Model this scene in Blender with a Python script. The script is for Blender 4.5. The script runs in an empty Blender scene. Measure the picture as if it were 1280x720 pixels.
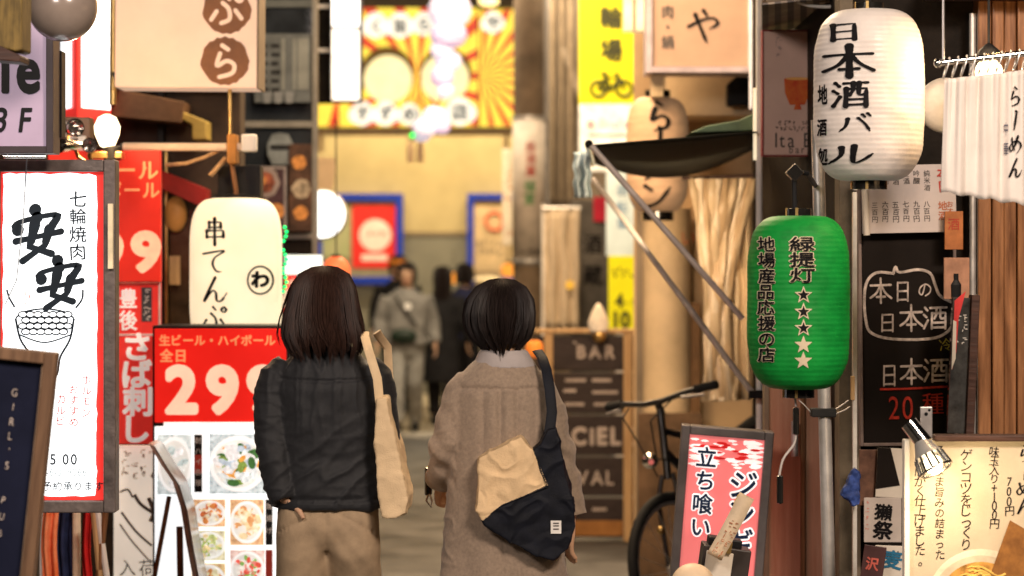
import bpy, bmesh, math, random
from mathutils import Vector, Matrix, noise
from math import radians as R, sin, cos, pi, sqrt
random.seed(7)
SC = bpy.context.scene
COL = SC.collection

# ------------------------------------------------------------------ camera, sky, lights, exposure
F, HZ, EYE = 3000.0, 333.0, 1.6          # focal length in px of the 1280 px wide photo, horizon row, eye height
cam = bpy.data.cameras.new('camera'); co = bpy.data.objects.new('camera', cam); COL.objects.link(co)
co.location = (0, 0, EYE); co.rotation_euler = (pi/2, 0, 0)
cam.sensor_width = 36; cam.lens = F/1280*36; cam.shift_y = -(360-HZ)/1280
cam.clip_start = .1; cam.clip_end = 500
cam.dof.use_dof = True; cam.dof.focus_distance = 7.1; cam.dof.aperture_fstop = 2.5; cam.dof.aperture_blades = 9
SC.camera = co
W = bpy.data.worlds.new('World'); SC.world = W; W.use_nodes = True
wn = W.node_tree; bg = wn.nodes['Background']
sk = wn.nodes.new('ShaderNodeTexSky'); sk.sky_type = 'NISHITA'; sk.sun_disc = False
sk.sun_elevation = R(-3); sk.sun_rotation = R(200)
wn.links.new(sk.outputs[0], bg.inputs[0]); bg.inputs[1].default_value = .05
def light(kind, loc, energy, colour, aim=None, size=1, size_y=None, spread=None):
    l = bpy.data.lights.new('lamp_light', kind); l.energy = energy; l.color = colour
    if kind == 'AREA':
        l.shape = 'RECTANGLE'; l.size = size; l.size_y = size_y or size
        if spread: l.spread = R(spread)
    elif kind == 'SPOT':
        l.shadow_soft_size = size; l.spot_size = R(spread or 70); l.spot_blend = .6
    else: l.shadow_soft_size = size
    o = bpy.data.objects.new('lamp_light', l); COL.objects.link(o); o.location = loc
    if aim: o.rotation_euler = (Vector(aim)-Vector(loc)).to_track_quat('-Z', 'Y').to_euler()
    return o
WARM = (1, .72, .46)
# added area lights that fill the lane, without any fixture in view
light('AREA', (2.5, 1.2, 4.9), 510, (1, .81, .66), (.1, 7.8, 1.2), 1.5, .9)
light('AREA', (-2.2, 2.2, 3.8), 150, (1, .86, .76), (.2, 8, 1.1), 1.2, .8)
light('AREA', (.66, 9.9, 1.90), 6.5, (1, .74, .46), (1.02, 12.2, 1.30), .5, .2, 110)  # added to brighten the curtain under the awning
light('AREA', (-.2, 10.3, 4.2), 290, (1, .72, .44), (-.1, 10.6, 0), 1.4, 2.0)
light('AREA', (.1, 15.5, 4.4), 430, (1, .72, .44), (0, 15.8, 0), 1.6, 3.0)
light('AREA', (-.6, 28.2, 5.4), 450, (1, .80, .50), (-.6, 30, .8), 5, .6)  # added between far sign and end wall to brighten the wall
light('AREA', (-.3, 20.5, 4.8), 390, (1, .82, .58), (-.3, 23.5, .6), 2.5, 2.0)
SC.view_settings.view_transform = 'Standard'; SC.view_settings.look = 'None'
SC.view_settings.exposure = 0; SC.view_settings.gamma = 1
SC.cycles.use_denoising = True

# ------------------------------------------------------------------ materials
def lin(h):
    h = h.lstrip('#'); c = [int(h[i:i+2], 16)/255 for i in (0, 2, 4)]
    return tuple(x/12.92 if x <= .04045 else ((x+.055)/1.055)**2.4 for x in c)
def mat(name, c, rough=.6, metal=0, var=.18, scale=9, bump=0, bscale=60, emit=0, trans=0, alpha=1, spec=None, aniso=None, coat=0, c2=None, sheen=0, sss=0, ec=None):
    if isinstance(c, str): c = lin(c)
    m = bpy.data.materials.new(name); m.use_nodes = True; nt = m.node_tree; N = nt.nodes.new; K = nt.links.new
    b = nt.nodes['Principled BSDF']
    b.inputs['Roughness'].default_value = rough; b.inputs['Metallic'].default_value = metal
    tc = N('ShaderNodeTexCoord'); mp = N('ShaderNodeMapping'); K(tc.outputs['Object'], mp.inputs[0])
    if aniso: mp.inputs['Scale'].default_value = aniso
    nz = N('ShaderNodeTexNoise'); nz.inputs['Scale'].default_value = scale; nz.inputs['Detail'].default_value = 6; nz.inputs['Roughness'].default_value = .62
    K(mp.outputs[0], nz.inputs[0])
    rp = N('ShaderNodeValToRGB'); e = rp.color_ramp.elements
    c2 = lin(c2) if isinstance(c2, str) else c2
    d = c2 if c2 else tuple(x*(1-var*1.6) for x in c)
    e[0].position = .3; e[0].color = (*d, 1); e[1].position = .68; e[1].color = (*[min(1, x*(1+(0 if c2 else var))) for x in c], 1)
    K(nz.outputs[0], rp.inputs[0]); K(rp.outputs[0], b.inputs['Base Color'])
    if bump:
        n2 = N('ShaderNodeTexNoise'); n2.inputs['Scale'].default_value = bscale; n2.inputs['Detail'].default_value = 4; K(mp.outputs[0], n2.inputs[0])
        bp = N('ShaderNodeBump'); bp.inputs['Strength'].default_value = min(1, bump); bp.inputs['Distance'].default_value = .004
        K(n2.outputs[0], bp.inputs['Height']); K(bp.outputs[0], b.inputs['Normal'])
    rr = N('ShaderNodeMapRange'); rr.inputs[3].default_value = max(.03, rough-.09); rr.inputs[4].default_value = min(1, rough+.12)
    K(nz.outputs[0], rr.inputs[0]); K(rr.outputs[0], b.inputs['Roughness'])
    if emit:
        if ec:                                            # faint dirt on the acrylic
            e0 = lin(ec) if isinstance(ec, str) else ec; r2 = N('ShaderNodeValToRGB'); n3 = N('ShaderNodeTexNoise'); n3.inputs['Scale'].default_value = 6; n3.inputs['Detail'].default_value = 8
            K(tc.outputs['Object'], n3.inputs[0]); K(n3.outputs[0], r2.inputs[0]); q2 = r2.color_ramp.elements; q2[0].position = .34; q2[0].color = (*[x*.84 for x in e0], 1); q2[1].position = .62; q2[1].color = (*e0, 1); K(r2.outputs[0], b.inputs['Emission Color'])
        else: K(rp.outputs[0], b.inputs['Emission Color'])
        b.inputs['Emission Strength'].default_value = emit
    if trans: b.inputs['Transmission Weight'].default_value = trans
    if alpha < 1: b.inputs['Alpha'].default_value = alpha
    if spec is None: spec = .5 if (metal or coat or rough < .3) else .22
    if spec is not None: b.inputs['Specular IOR Level'].default_value = spec
    if coat: b.inputs['Coat Weight'].default_value = coat; b.inputs['Coat Roughness'].default_value = .12
    if sheen: b.inputs['Sheen Weight'].default_value = sheen
    if sss: b.inputs['Subsurface Weight'].default_value = sss; b.inputs['Subsurface Radius'].default_value = (.02, .01, .006)
    return m
def wood(name, c, c2, axis='Z', sc=1.0, rough=.5, coat=0):
    a = {'Z': (14*sc, 14*sc, 1.1*sc), 'X': (1.1*sc, 14*sc, 14*sc)}[axis]
    return mat(name, c, rough, 0, .3, 5, .5, 7, aniso=a, c2=c2, coat=coat)
M = dict(
 asphalt=mat('asphalt', (.085, .082, .078), .55, var=.5, scale=2.2, bump=.6, bscale=240),
 paving=mat('paving', (.40, .34, .25), .5, var=.25, scale=3, bump=.3, bscale=40),
 kerb=mat('kerb', (.34, .32, .28), .6, bump=.3),
 black=mat('black_paint', (.010, .010, .011), .45, spec=.15, var=.3),
 dkwall=mat('dark_wall', (.012, .009, .007), .6, spec=.06, var=.4, bump=.4),
 tanwall=mat('tan_plaster', (.50, .34, .19), .75, var=.16, scale=3, bump=.3),
 cream=mat('cream_paint', (.62, .46, .28), .5, var=.12, scale=4, bump=.15),
 creamwall=mat('cream_wall', (.48, .385, .205), .8, var=.1, scale=2, bump=.2),
 greywall=mat('grey_wall', (.20, .19, .155), .7, var=.12, scale=2, bump=.2),
 beige=mat('beige_wall', (.21, .16, .11), .75, var=.2, scale=2.5, bump=.3),
 steel=mat('steel', (.58, .56, .54), .38, .6, .15, 12),
 chrome=mat('chrome', (.75, .73, .70), .12, 1, .08),
 grime=mat('sign_frame_metal', (.16, .13, .12), .5, .55, .3, 14, .3),
 alu=mat('aluminium', (.46, .43, .42), .4, .7, .18, 10),
 gold=mat('brass', (.62, .42, .16), .3, 1, .2),
 white=mat('white_paint', (.72, .69, .65), .45, var=.08),
 paper=mat('paper', (.64, .58, .50), .8, var=.1, scale=5, bump=.2, bscale=25),
 paperwarm=mat('menu_paper', (.50, .42, .31), .75, var=.1, scale=6, bump=.3, bscale=12),
 ink=mat('ink', (.010, .009, .010), .6, spec=.06, var=.3),
 inkgrey=mat('grey_ink', (.09, .08, .075), .7),
 redink=mat('red_ink', (.42, .045, .03), .6),
 rust=mat('rust_ink', (.40, .12, .05), .7),
 chalk=mat('chalk', (.50, .42, .37), .9, var=.35, scale=60),
 chalkred=mat('red_chalk', (.42, .035, .02), .9, var=.3, scale=60),
 chalkyel=mat('yellow_chalk', (.32, .26, .03), .9, var=.3, scale=60),
 board=mat('blackboard', (.010, .008, .007), .7, spec=.05, var=.5, scale=4, c2=(.016, .012, .010)),
 navyboard=mat('navy_board', (.010, .012, .028), .6, spec=.07, var=.3, scale=3),
 woodbrown=wood('brown_wood', (.27, .13, .055), (.10, .042, .018)),
 woodlight=wood('pale_wood', (.60, .40, .20), (.38, .22, .10)),
 woodtan=wood('cedar_wood', (.40, .19, .085), (.11, .045, .02), sc=.6, rough=.32),
 wooddark=wood('dark_wood', (.075, .035, .025), (.03, .015, .012), 'X'),
 woodframe=wood('frame_wood', (.20, .115, .065), (.09, .05, .03)),
 rubber=mat('rubber', (.016, .016, .016), .75),
 wire=mat('cable', (.03, .03, .03), .5),
 gloss=mat('black_gloss', (.012, .011, .010), .12, coat=.6),
 redglow=mat('lit_red_acrylic', '#e2352f', .35, var=.05, emit=.85),
 whiteglow=mat('lit_white_acrylic', (.93, .97, 1), .35, var=.02, emit=1.9),
)
INK = M['ink']

# ------------------------------------------------------------------ mesh builder
class MB:
    def __init__(s): s.v = []; s.f = []; s.m = []
    def add(s, vs, fs, mi=0):
        o = len(s.v); s.v += [tuple(p) for p in vs]
        for f in fs: s.f.append(tuple(i+o for i in f)); s.m.append(mi)
        return s
    def box(s, x0, x1, y0, y1, z0, z1, mi=0):
        return s.add([(x0,y0,z0),(x1,y0,z0),(x1,y1,z0),(x0,y1,z0),(x0,y0,z1),(x1,y0,z1),(x1,y1,z1),(x0,y1,z1)],
                     [(0,3,2,1),(4,5,6,7),(0,1,5,4),(1,2,6,5),(2,3,7,6),(3,0,4,7)], mi)
    def prism(s, pts, y0, y1, mi=0):
        n = len(pts); a = sum(pts[i][0]*pts[(i+1)%n][1]-pts[(i+1)%n][0]*pts[i][1] for i in range(n))
        if a < 0: pts = pts[::-1]
        vs = [(x, y0, z) for x, z in pts]+[(x, y1, z) for x, z in pts]
        return s.add(vs, [tuple(range(n)), tuple(range(2*n-1, n-1, -1))]+[(i+n, (i+1)%n+n, (i+1)%n, i) for i in range(n)], mi)
    def flat(s, pts, y, mi=0):
        n = len(pts); a = sum(pts[i][0]*pts[(i+1)%n][1]-pts[(i+1)%n][0]*pts[i][1] for i in range(n))
        if a < 0: pts = pts[::-1]
        return s.add([(x, y, z) for x, z in pts], [tuple(range(n))], mi)
    def disc(s, x, z, r, y, rz=None, n=28, mi=0, wob=0):
        rz = rz or r
        return s.flat([(x+r*cos(2*pi*i/n)*(1+wob*sin(5*i+x*90)), z+rz*sin(2*pi*i/n)*(1+wob*sin(3*i))) for i in range(n)], y, mi)
    def tube(s, pts, r, seg=10, mi=0, flat=1.0, up=None):
        pts = [Vector(p) for p in pts]; n = len(pts); r = r if isinstance(r, (list, tuple)) else [r]*n
        t0 = (pts[1]-pts[0]).normalized(); u = Vector(up) if up else (Vector((0, 0, 1)) if abs(t0.z) < .9 else Vector((0, 1, 0)))
        vs = []
        for i, p in enumerate(pts):
            t = (pts[min(i+1, n-1)]-pts[max(i-1, 0)]).normalized()
            a = (u-t*u.dot(t)).normalized(); b = t.cross(a); u = a
            vs += [p+a*(r[i]*flat*cos(2*pi*k/seg))+b*(r[i]*sin(2*pi*k/seg)) for k in range(seg)]
        fs = [(i*seg+k, i*seg+(k+1)%seg, (i+1)*seg+(k+1)%seg, (i+1)*seg+k) for i in range(n-1) for k in range(seg)]
        fs += [tuple(range(seg-1, -1, -1)), tuple((n-1)*seg+k for k in range(seg))]
        return s.add(vs, fs, mi)
    def lathe(s, prof, seg=40, c=(0, 0, 0), mi=0, axis='z'):
        vs = []
        for r, z in prof:
            for k in range(seg):
                a = 2*pi*k/seg; p = (r*cos(a), r*sin(a), z)
                if axis == 'y': p = (p[0], p[2], p[1])
                vs.append((c[0]+p[0], c[1]+p[1], c[2]+p[2]))
        n = len(prof); fs = [(i*seg+k, i*seg+(k+1)%seg, (i+1)*seg+(k+1)%seg, (i+1)*seg+k) for i in range(n-1) for k in range(seg)]
        fs += [tuple(range(seg-1, -1, -1)), tuple((n-1)*seg+k for k in range(seg))]
        return s.add(vs, fs, mi)
    def ball(s, c, rx, ry=None, rz=None, seg=20, rings=12, mi=0):
        ry = ry or rx; rz = rz or rx; vs = []
        for i in range(rings+1):
            th = pi*(i+.02)/(rings+.04)
            vs += [(c[0]+rx*sin(th)*cos(2*pi*k/seg), c[1]+ry*sin(th)*sin(2*pi*k/seg), c[2]-rz*cos(th)) for k in range(seg)]
        fs = [(i*seg+k, i*seg+(k+1)%seg, (i+1)*seg+(k+1)%seg, (i+1)*seg+k) for i in range(rings) for k in range(seg)]
        fs += [tuple(range(seg-1, -1, -1)), tuple(rings*seg+k for k in range(seg))]
        return s.add(vs, fs, mi)
    def loft(s, rings, seg=32, mi=0, e=2.0):
        vs = []
        for cx, cy, z, rx, ry in rings:
            for k in range(seg):
                c, d = cos(2*pi*k/seg), sin(2*pi*k/seg)
                vs.append((cx+rx*math.copysign(abs(c)**(2/e), c), cy+ry*math.copysign(abs(d)**(2/e), d), z))
        n = len(rings); fs = [(i*seg+k, i*seg+(k+1)%seg, (i+1)*seg+(k+1)%seg, (i+1)*seg+k) for i in range(n-1) for k in range(seg)]
        fs += [tuple(range(seg-1, -1, -1)), tuple((n-1)*seg+k for k in range(seg))]
        return s.add(vs, fs, mi)
    def mesh(s, name, mats, smooth=False):
        me = bpy.data.meshes.new(name); me.from_pydata(s.v, [], s.f)
        for m in mats: me.materials.append(m)
        me.polygons.foreach_set('material_index', s.m)
        if smooth: me.polygons.foreach_set('use_smooth', [True]*len(s.f))
        me.update(); return me
    def build(s, name, mats, parent=None, smooth=False, bevel=0, loc=None, rot=None):
        mats = mats if isinstance(mats, (list, tuple)) else [mats]
        o = bpy.data.objects.new(name, s.mesh(name, mats, smooth)); COL.objects.link(o)
        if parent: o.parent = parent
        if loc: o.location = loc
        if rot: o.rotation_euler = rot
        if bevel:
            b = o.modifiers.new('bevel', 'BEVEL'); b.width = bevel; b.segments = 2; b.limit_method = 'ANGLE'
        if smooth and name not in ('cloth', 'drape', 'sheet'):
            try: o.data.set_sharp_from_angle(angle=R(50))
            except Exception: pass
        return o
def remesh(name, mb, voxel, smooth, mats, parent=None, disp=None, paint=None):
    o = bpy.data.objects.new('tmp', mb.mesh('tmp', [])); COL.objects.link(o)
    m = o.modifiers.new('r', 'REMESH'); m.mode = 'VOXEL'; m.voxel_size = voxel
    if smooth: m2 = o.modifiers.new('s', 'SMOOTH'); m2.iterations = smooth; m2.factor = .5
    dg = bpy.context.evaluated_depsgraph_get(); dg.update()
    me = bpy.data.meshes.new_from_object(o.evaluated_get(dg), depsgraph=dg); me.name = name
    bpy.data.objects.remove(o)
    if disp:
        new = []
        for v in me.vertices: new += list(disp(v.co.copy(), v.normal.copy()))
        me.vertices.foreach_set('co', new); me.update()
    me.materials.clear()
    for m in (mats if isinstance(mats, (list, tuple)) else [mats]): me.materials.append(m)
    if paint:
        for p in me.polygons: p.material_index = paint(p.center, p.normal)
    me.polygons.foreach_set('use_smooth', [True]*len(me.polygons)); me.update()
    o = bpy.data.objects.new(name, me); COL.objects.link(o)
    if parent: o.parent = parent
    return o

def fbm(p, o=3):
    v = 0; a = 1
    for _ in range(o): v += a*noise.noise(p); p = p*2.1; a *= .5
    return v

# ------------------------------------------------------------------ things
def P(px, py, d): return Vector(((px-640)/F*d, d, EYE+(HZ-py)/F*d))
INFO = {}
def tag(o, label, cat, group=None):
    o['label'] = label; o['category'] = cat
    if group: o['group'] = group
    return o
def thing(name, label, cat, px, py, d, yaw=0, group=None, roll=0, pitch=0):
    """Empty at the base point of a thing seen at photo pixel (px, py), d metres away."""
    o = bpy.data.objects.new(name, None); COL.objects.link(o); o.empty_display_size = .1
    o.location = P(px, py, d); o.rotation_euler = (R(pitch), R(roll), R(yaw))
    INFO[o.name] = (px, py, d/F, cos(R(yaw))); return tag(o, label, cat, group)
def L(t, px, py):
    a, b, s, c = INFO[t.name]; return ((px-a)*s/c, (b-py)*s)
def S(t): return INFO[t.name][2]
def pbox(t, name, x0, y0, x1, y1, d0, d1, m, bevel=.002, parent=None):
    a, b = L(t, x0, y1); c, d = L(t, x1, y0)
    return MB().box(a, c, d0, d1, b, d).build(name, m, parent or t, bevel=bevel)
def frame(t, name, x0, y0, x1, y1, w, d0, d1, m, bevel=.002):
    a, b = L(t, x0, y1); c, d = L(t, x1, y0); w *= S(t); q = MB()
    q.box(a, a+w, d0, d1, b, d); q.box(c-w, c, d0, d1, b, d)
    q.box(a+w, c-w, d0, d1, b, b+w); q.box(a+w, c-w, d0, d1, d-w, d)
    return q.build(name, m, t, bevel=bevel)
def pflat(t, name, pts, y, m, parent=None):
    return MB().flat([L(t, *p) for p in pts], y).build(name, m, parent or t)

# ------------------------------------------------------------------ lettering
STROKES = {
 '日': [[(22,8),(20,96)], [(22,10),(78,8),(77,96)], [(22,50),(76,48)], [(21,90),(76,89)]],
 '本': [[(5,30),(95,28)], [(50,2),(50,98)], [(48,30),(30,60),(4,78)], [(52,30),(70,58),(97,80)], [(32,75),(68,74)]],
 '酒': [[(8,12),(18,24)], [(3,40),(14,50)], [(3,94),(20,62)], [(30,14),(97,12)], [(37,34),(35,96)], [(37,35),(92,33),(91,96)], [(56,14),(55,40),(46,56)], [(72,14),(71,50),(78,56),(86,54)], [(37,72),(90,71)], [(37,91),(91,90)]],
 'バ': [[(28,25),(22,60),(5,85)], [(58,22),(78,50),(92,84)], [(70,5),(79,18)], [(86,0),(95,13)]],
 'ル': [[(28,15),(27,55),(4,92)], [(56,8),(55,86),(76,78),(98,48)]],
 '安': [[(50,0),(52,16)], [(10,34),(15,19),(90,17),(80,38)], [(46,28),(30,72),(72,94)], [(74,44),(60,75),(12,98)], [(3,56),(97,53)]],
 'や': [[(8,54),(50,34),(82,30),(92,46),(70,60)], [(52,8),(62,22)], [(28,20),(60,98)]],
 'ら': [[(42,4),(60,16)], [(36,28),(27,64),(56,50),(78,62),(72,86),(34,98)]],
 'ー': [[(46,4),(54,12),(50,96)]],
 'め': [[(22,22),(34,60),(50,78)], [(62,12),(46,60),(22,84),(10,62),(40,36),(74,38),(90,62),(68,94)]],
 'ん': [[(52,5),(10,94),(40,55),(56,60),(60,88),(78,88),(97,60)]],
 'て': [[(6,24),(90,14),(54,38),(44,64),(58,90),(78,92)]],
 'ふ': [[(46,6),(60,18)], [(38,30),(56,48),(58,78),(34,90)], [(20,55),(4,80)], [(78,52),(96,76)]],
 'ぷ': [[(46,6),(58,18)], [(38,30),(56,48),(58,78),(34,90)], [(20,55),(4,80)], [(76,52),(94,76)], [(88,6),(96,14),(90,24),(80,20),(80,10),(88,6)]],
 '串': [[(28,14),(28,34)], [(28,14),(74,14),(74,34)], [(28,34),(74,34)], [(18,46),(18,70)], [(18,46),(84,46),(84,70)], [(18,70),(84,70)], [(50,0),(50,100)]],
 'の': [[(52,22),(34,82),(14,70),(22,36),(56,14),(88,36),(84,70),(56,92)]],
 'メ': [[(74,8),(50,60),(12,94)], [(28,34),(80,78)]],
 'ン': [[(12,20),(36,36)], [(12,90),(56,72),(92,26)]],
}
def catmull(p, n=6):
    if len(p) < 3: return [tuple(p[0][k]+(p[1][k]-p[0][k])*i/n for k in (0, 1)) for i in range(n+1)]
    out = []
    for i in range(len(p)-1):
        a, b, c, d = p[max(i-1, 0)], p[i], p[i+1], p[min(i+2, len(p)-1)]
        for j in range(n):
            t = j/n; out.append(tuple(.5*(2*b[k]+(c[k]-a[k])*t+(2*a[k]-5*b[k]+4*c[k]-d[k])*t*t+(3*b[k]-a[k]-3*c[k]+d[k])*t**3) for k in (0, 1)))
    return out+[tuple(p[-1])]
def stroke_glyph(ch, w, brush=True):
    """unit-square glyph (x right, z up) drawn with strokes; returns verts (x, dz, z) and faces"""
    vs, fs = [], []
    for si, st in enumerate(STROKES[ch]):
        kanji = ord(ch) > 0x3200
        if kanji:
            pts = []
            for i in range(len(st)-1):
                seg = catmull([st[i], st[i+1]], 5) if len(st) < 4 and not (ch == '本') else None
                if seg is None: pts = catmull(st, 5); break
                pts += seg if i == 0 else seg[1:]
        else: pts = catmull(st, 6)
        n = len(pts); o = len(vs)
        for i, (x, y) in enumerate(pts):
            a, b = pts[max(i-1, 0)], pts[min(i+1, n-1)]; tx, ty = b[0]-a[0], b[1]-a[1]; l = sqrt(tx*tx+ty*ty) or 1
            t = i/(n-1); hor = abs(tx)/l
            ww = w*(1.0 if not brush else (.62+.55*(1-hor))*(1.12-.25*sin(pi*t)+(.10 if t < .12 else 0)-(.55 if t > .9 and not kanji else 0)))
            nx, ny = -ty/l*ww/2, tx/l*ww/2
            vs += [((x+nx)/100, -si*.00012, 1-(y+ny)/100), ((x-nx)/100, -si*.00012, 1-(y-ny)/100)]
        fs += [(o+2*i, o+2*i+1, o+2*i+3, o+2*i+2) for i in range(n-1)]
        for q, (x, y) in ((0, pts[0]), (1, pts[-1])):       # round ends
            k = len(vs); i = 0 if q == 0 else n-1
            r = sqrt((vs[o+2*i][0]-vs[o+2*i+1][0])**2+(vs[o+2*i][2]-vs[o+2*i+1][2])**2)/2
            vs += [(x/100+r*cos(2*pi*j/10), -si*.00012-.00006, 1-y/100+r*sin(2*pi*j/10)) for j in range(10)]
            fs.append(tuple(range(k, k+10)))
    return vs, fs
GC = {}
def font_glyph(ch, bold):
    key = (ch, bold)
    if key in GC: return GC[key]
    c = bpy.data.curves.new('g', 'FONT'); c.body = ch; c.size = 1; c.resolution_u = 4; c.fill_mode = 'FRONT'
    o = bpy.data.objects.new('g', c); COL.objects.link(o)
    dg = bpy.context.evaluated_depsgraph_get(); dg.update()
    me = bpy.data.meshes.new_from_object(o.evaluated_get(dg), depsgraph=dg)
    vs = [tuple(v.co) for v in me.vertices]; fs = [tuple(p.vertices) for p in me.polygons]
    bpy.data.objects.remove(o); bpy.data.curves.remove(c); bpy.data.meshes.remove(me)
    if not vs: vs = [(0, 0, 0)]
    if bold > .001:                                     # heavier weight: the glyph laid over itself in a small circle
        n = 8 if bold < .03 else 14; v2, f2 = [], []
        for i in range(n):
            o = len(v2); v2 += [(x+bold*cos(2*pi*i/n), y+bold*sin(2*pi*i/n), -.00004*i) for x, y, _ in vs]; f2 += [tuple(j+o for j in f) for f in fs]
        vs, fs = v2, f2
    GC[key] = (vs, fs); return GC[key]
def txt(t, s, px, py, hp, m, v=False, y=-.003, bold=.0, sx=1, pitch=1.04, name='lettering', brush=0, jit=0, shear=0, rot=0, parent=None, warp=None, line=0, mono=False, sub=0):
    """write s with its first cell's top left corner at photo pixel (px, py); hp = cell size in px"""
    k = S(t); q = MB(); x0, z0 = L(t, px, py); h = hp*k; cx = cz = 0.0
    rnd = random.Random(hash_s(s))
    for ch in s:
        if ch == '\n':
            if v: cx -= (line or hp*1.2)*k; cz = 0
            else: cz -= (line or hp*1.2)*k; cx = 0
            continue
        if ch == ' ':
            if v: cz -= h*.6
            else: cx += h*.4
            continue
        wide = ord(ch) > 0x2000
        if brush and ch in STROKES: vs, fs = stroke_glyph(ch, abs(brush), brush > 0); adv = 1
        else:
            gv, fs = font_glyph('|' if (v and ch == 'ー') else ch, bold)
            xs = [p[0] for p in gv]; zs = [p[1] for p in gv]
            if wide and not mono: vs = [((p[0]-(min(xs)+max(xs))/2)*.98+.5, p[2], p[1]+.12) for p in gv]; adv = 1
            else:
                lo, hi = min(xs), max(xs); vs = [(p[0]-lo+.04, p[2], p[1]*1.25+.04) for p in gv]; adv = hi-lo+.12
                if v: vs = [(p[0]+.5-adv/2, p[1], p[2]) for p in vs]; adv = 1
        jr = rnd.uniform(-1, 1)*jit; js = 1+rnd.uniform(-1, 1)*jit*.6; jx, jz = rnd.uniform(-1, 1)*jit*.35, rnd.uniform(-1, 1)*jit*.3
        out = []
        for a, b, c in vs:
            a, c = (a-.5)*js, (c-.5)*js; a, c = a*cos(jr)-c*sin(jr)+.5+jx, a*sin(jr)+c*cos(jr)+.5+jz
            out.append((cx+(a+shear*(c-.5))*h*sx, b, cz-h+c*h))
        q.add(out, fs)
        if v: cz -= h*pitch
        else: cx += adv*h*sx*pitch
    ca, sa = cos(R(rot)), sin(R(rot))
    q.v = [(x0+a*ca-c*sa, y+b, z0+a*sa+c*ca) for a, b, c in q.v]
    if warp:
        me = q.mesh(name, [m]); bm = bmesh.new(); bm.from_mesh(me)
        for _ in range(2):
            ed = [e for e in bm.edges if e.calc_length() > .012]
            if ed: bmesh.ops.subdivide_edges(bm, edges=ed, cuts=1)
        bmesh.ops.triangulate(bm, faces=bm.faces[:])
        for vv in bm.verts: vv.co = warp(vv.co)
        bm.to_mesh(me); bm.free()
        o = bpy.data.objects.new(name, me); COL.objects.link(o); o.parent = parent or t; return o
    return q.build(name, m, parent or t)
def hash_s(s):
    h = 5
    for c in s: h = (h*131+ord(c)) % 1000003
    return h
def scribble(t, x0, y0, x1, y1, m, rows, cols, seed, y=-.003, w=.9, name='handwriting', parent=None, warp=None):
    """columns of small illegible brush marks, as on a far-off menu sheet"""
    rnd = random.Random(seed); q = MB(); k = S(t); dx = (x1-x0)/cols; dy = (y1-y0)/rows
    for c in range(cols):
        for r in range(rows):
            if rnd.random() < .1: continue
            for i in range(4):
                a = x0+dx*(c+.25+.5*rnd.random()); b = y0+dy*(r+.12+.75*rnd.random())
                horiz = rnd.random() < .6; l = min(dx, dy)*(.25+.3*rnd.random())
                e = (a+l, b-l*.15*rnd.random()) if horiz else (a-l*.3*rnd.random(), b+l)
                p, s2 = L(t, a, b), L(t, *e); n = Vector((-(s2[1]-p[1]), s2[0]-p[0])); n = n.normalized()*w*k*.5 if n.length else n
                q.flat([(p[0]+n.x, p[1]+n.y), (s2[0]+n.x, s2[1]+n.y), (s2[0]-n.x, s2[1]-n.y), (p[0]-n.x, p[1]-n.y)], y-i*.0001)
    return q.build(name, m, parent or t)

# ================================================================== ground
def struct(o): o['kind'] = 'structure'; return o
struct(MB().box(-60, 60, -20, 140, -.3, 0).build('ground', M['asphalt']))
q = MB()
for i in range(26):
    for j in range(13):
        x = -7+i*.6+(.3 if j % 2 else 0); y = 22.6+j*.6
        q.box(x+.004, x+.596, y+.004, y+.596, -.02, .006+.001*((i*7+j*3) % 3))
struct(q.build('pavement', M['paving']))
q = MB()
for i in range(14): q.box(-7+i*1.2+.005, -7+(i+1)*1.2-.005, 22.38, 22.59, -.05, .035)
struct(q.build('kerb', M['kerb'], bevel=.008))
def cast_patch(name, x0, x1, y0, y1, m): return struct(MB().box(x0, x1, y0, y1, -.01, .004).build(name, m))
cast_patch('gutter', -.30, -.08, 3, 22.3, mat('concrete', (.22, .20, .17), .7, var=.3, scale=8, bump=.4))
# ================================================================== buildings
def building(name, label, base, parts):
    px, py, d = base
    t = thing(name, label, 'building', px, py, d); return t
def gnd(d): return HZ+EYE/d*F
# far end wall
t = thing('station_wall', 'cream painted end wall with grey dado across the far end of the lane', 'wall', 560, gnd(30), 30)
MB().box(-6, 5, 0, .4, 2.0, 7.5).build('upper_wall', M['creamwall'], t)
MB().box(-6, 5, -.015, .4, 0, 1.995).build('dado', M['greywall'], t)
MB().box(-6, 5, -.03, 0, 1.985, 2.03).build('rail', M['beige'], t)
# left hand shop house (signs 安安 and girl's pub hang in front of it)
t = thing('shop_house', 'dark timbered shop house on the left behind the tall white grill sign', 'building', 60, gnd(10.8), 10.8)
a = MB(); a.box(-3.2, -.05, -5.6, 0, 0, 6); a.build('wall', M['dkwall'], t)
o = pbox(t, 'back_wall', 70, -250, 300, gnd(10.8), .005, .2, mat('dark_umber', (.035, .022, .014), .6, var=.5, scale=4))
pbox(t, 'door_post', 199, 60, 207, gnd(10.8), -.06, .0, M['black']); pbox(t, 'door_post', 208, 190, 211, gnd(10.8), -.05, .0, M['gold'])
pbox(t, 'door_panel', 213, 262, 262, gnd(10.8), -.02, 0, mat('umber_glass', (.045, .03, .018), .15, var=.4))
pbox(t, 'lintel', 130, 100, 300, 112, -.10, 0, M['wooddark'])
q = MB(); a0 = L(t, 160, 117); a1 = L(t, 240, 132); a2 = L(t, 236, 158); a3 = L(t, 150, 150); q.prism([a0, a1, a2, a3], -.25, -.01)
q.build('duct', mat('brown_duct', (.10, .055, .03), .5, var=.3), t, bevel=.004)
q = MB(); q.prism([L(t, *p) for p in ((231, 141), (266, 155), (266, 178), (248, 178), (248, 160), (229, 149))], -.22, -.05)
q.build('vent_pipe', mat('olive_pipe', (.30, .22, .06), .5, var=.2), t, bevel=.006)
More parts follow.
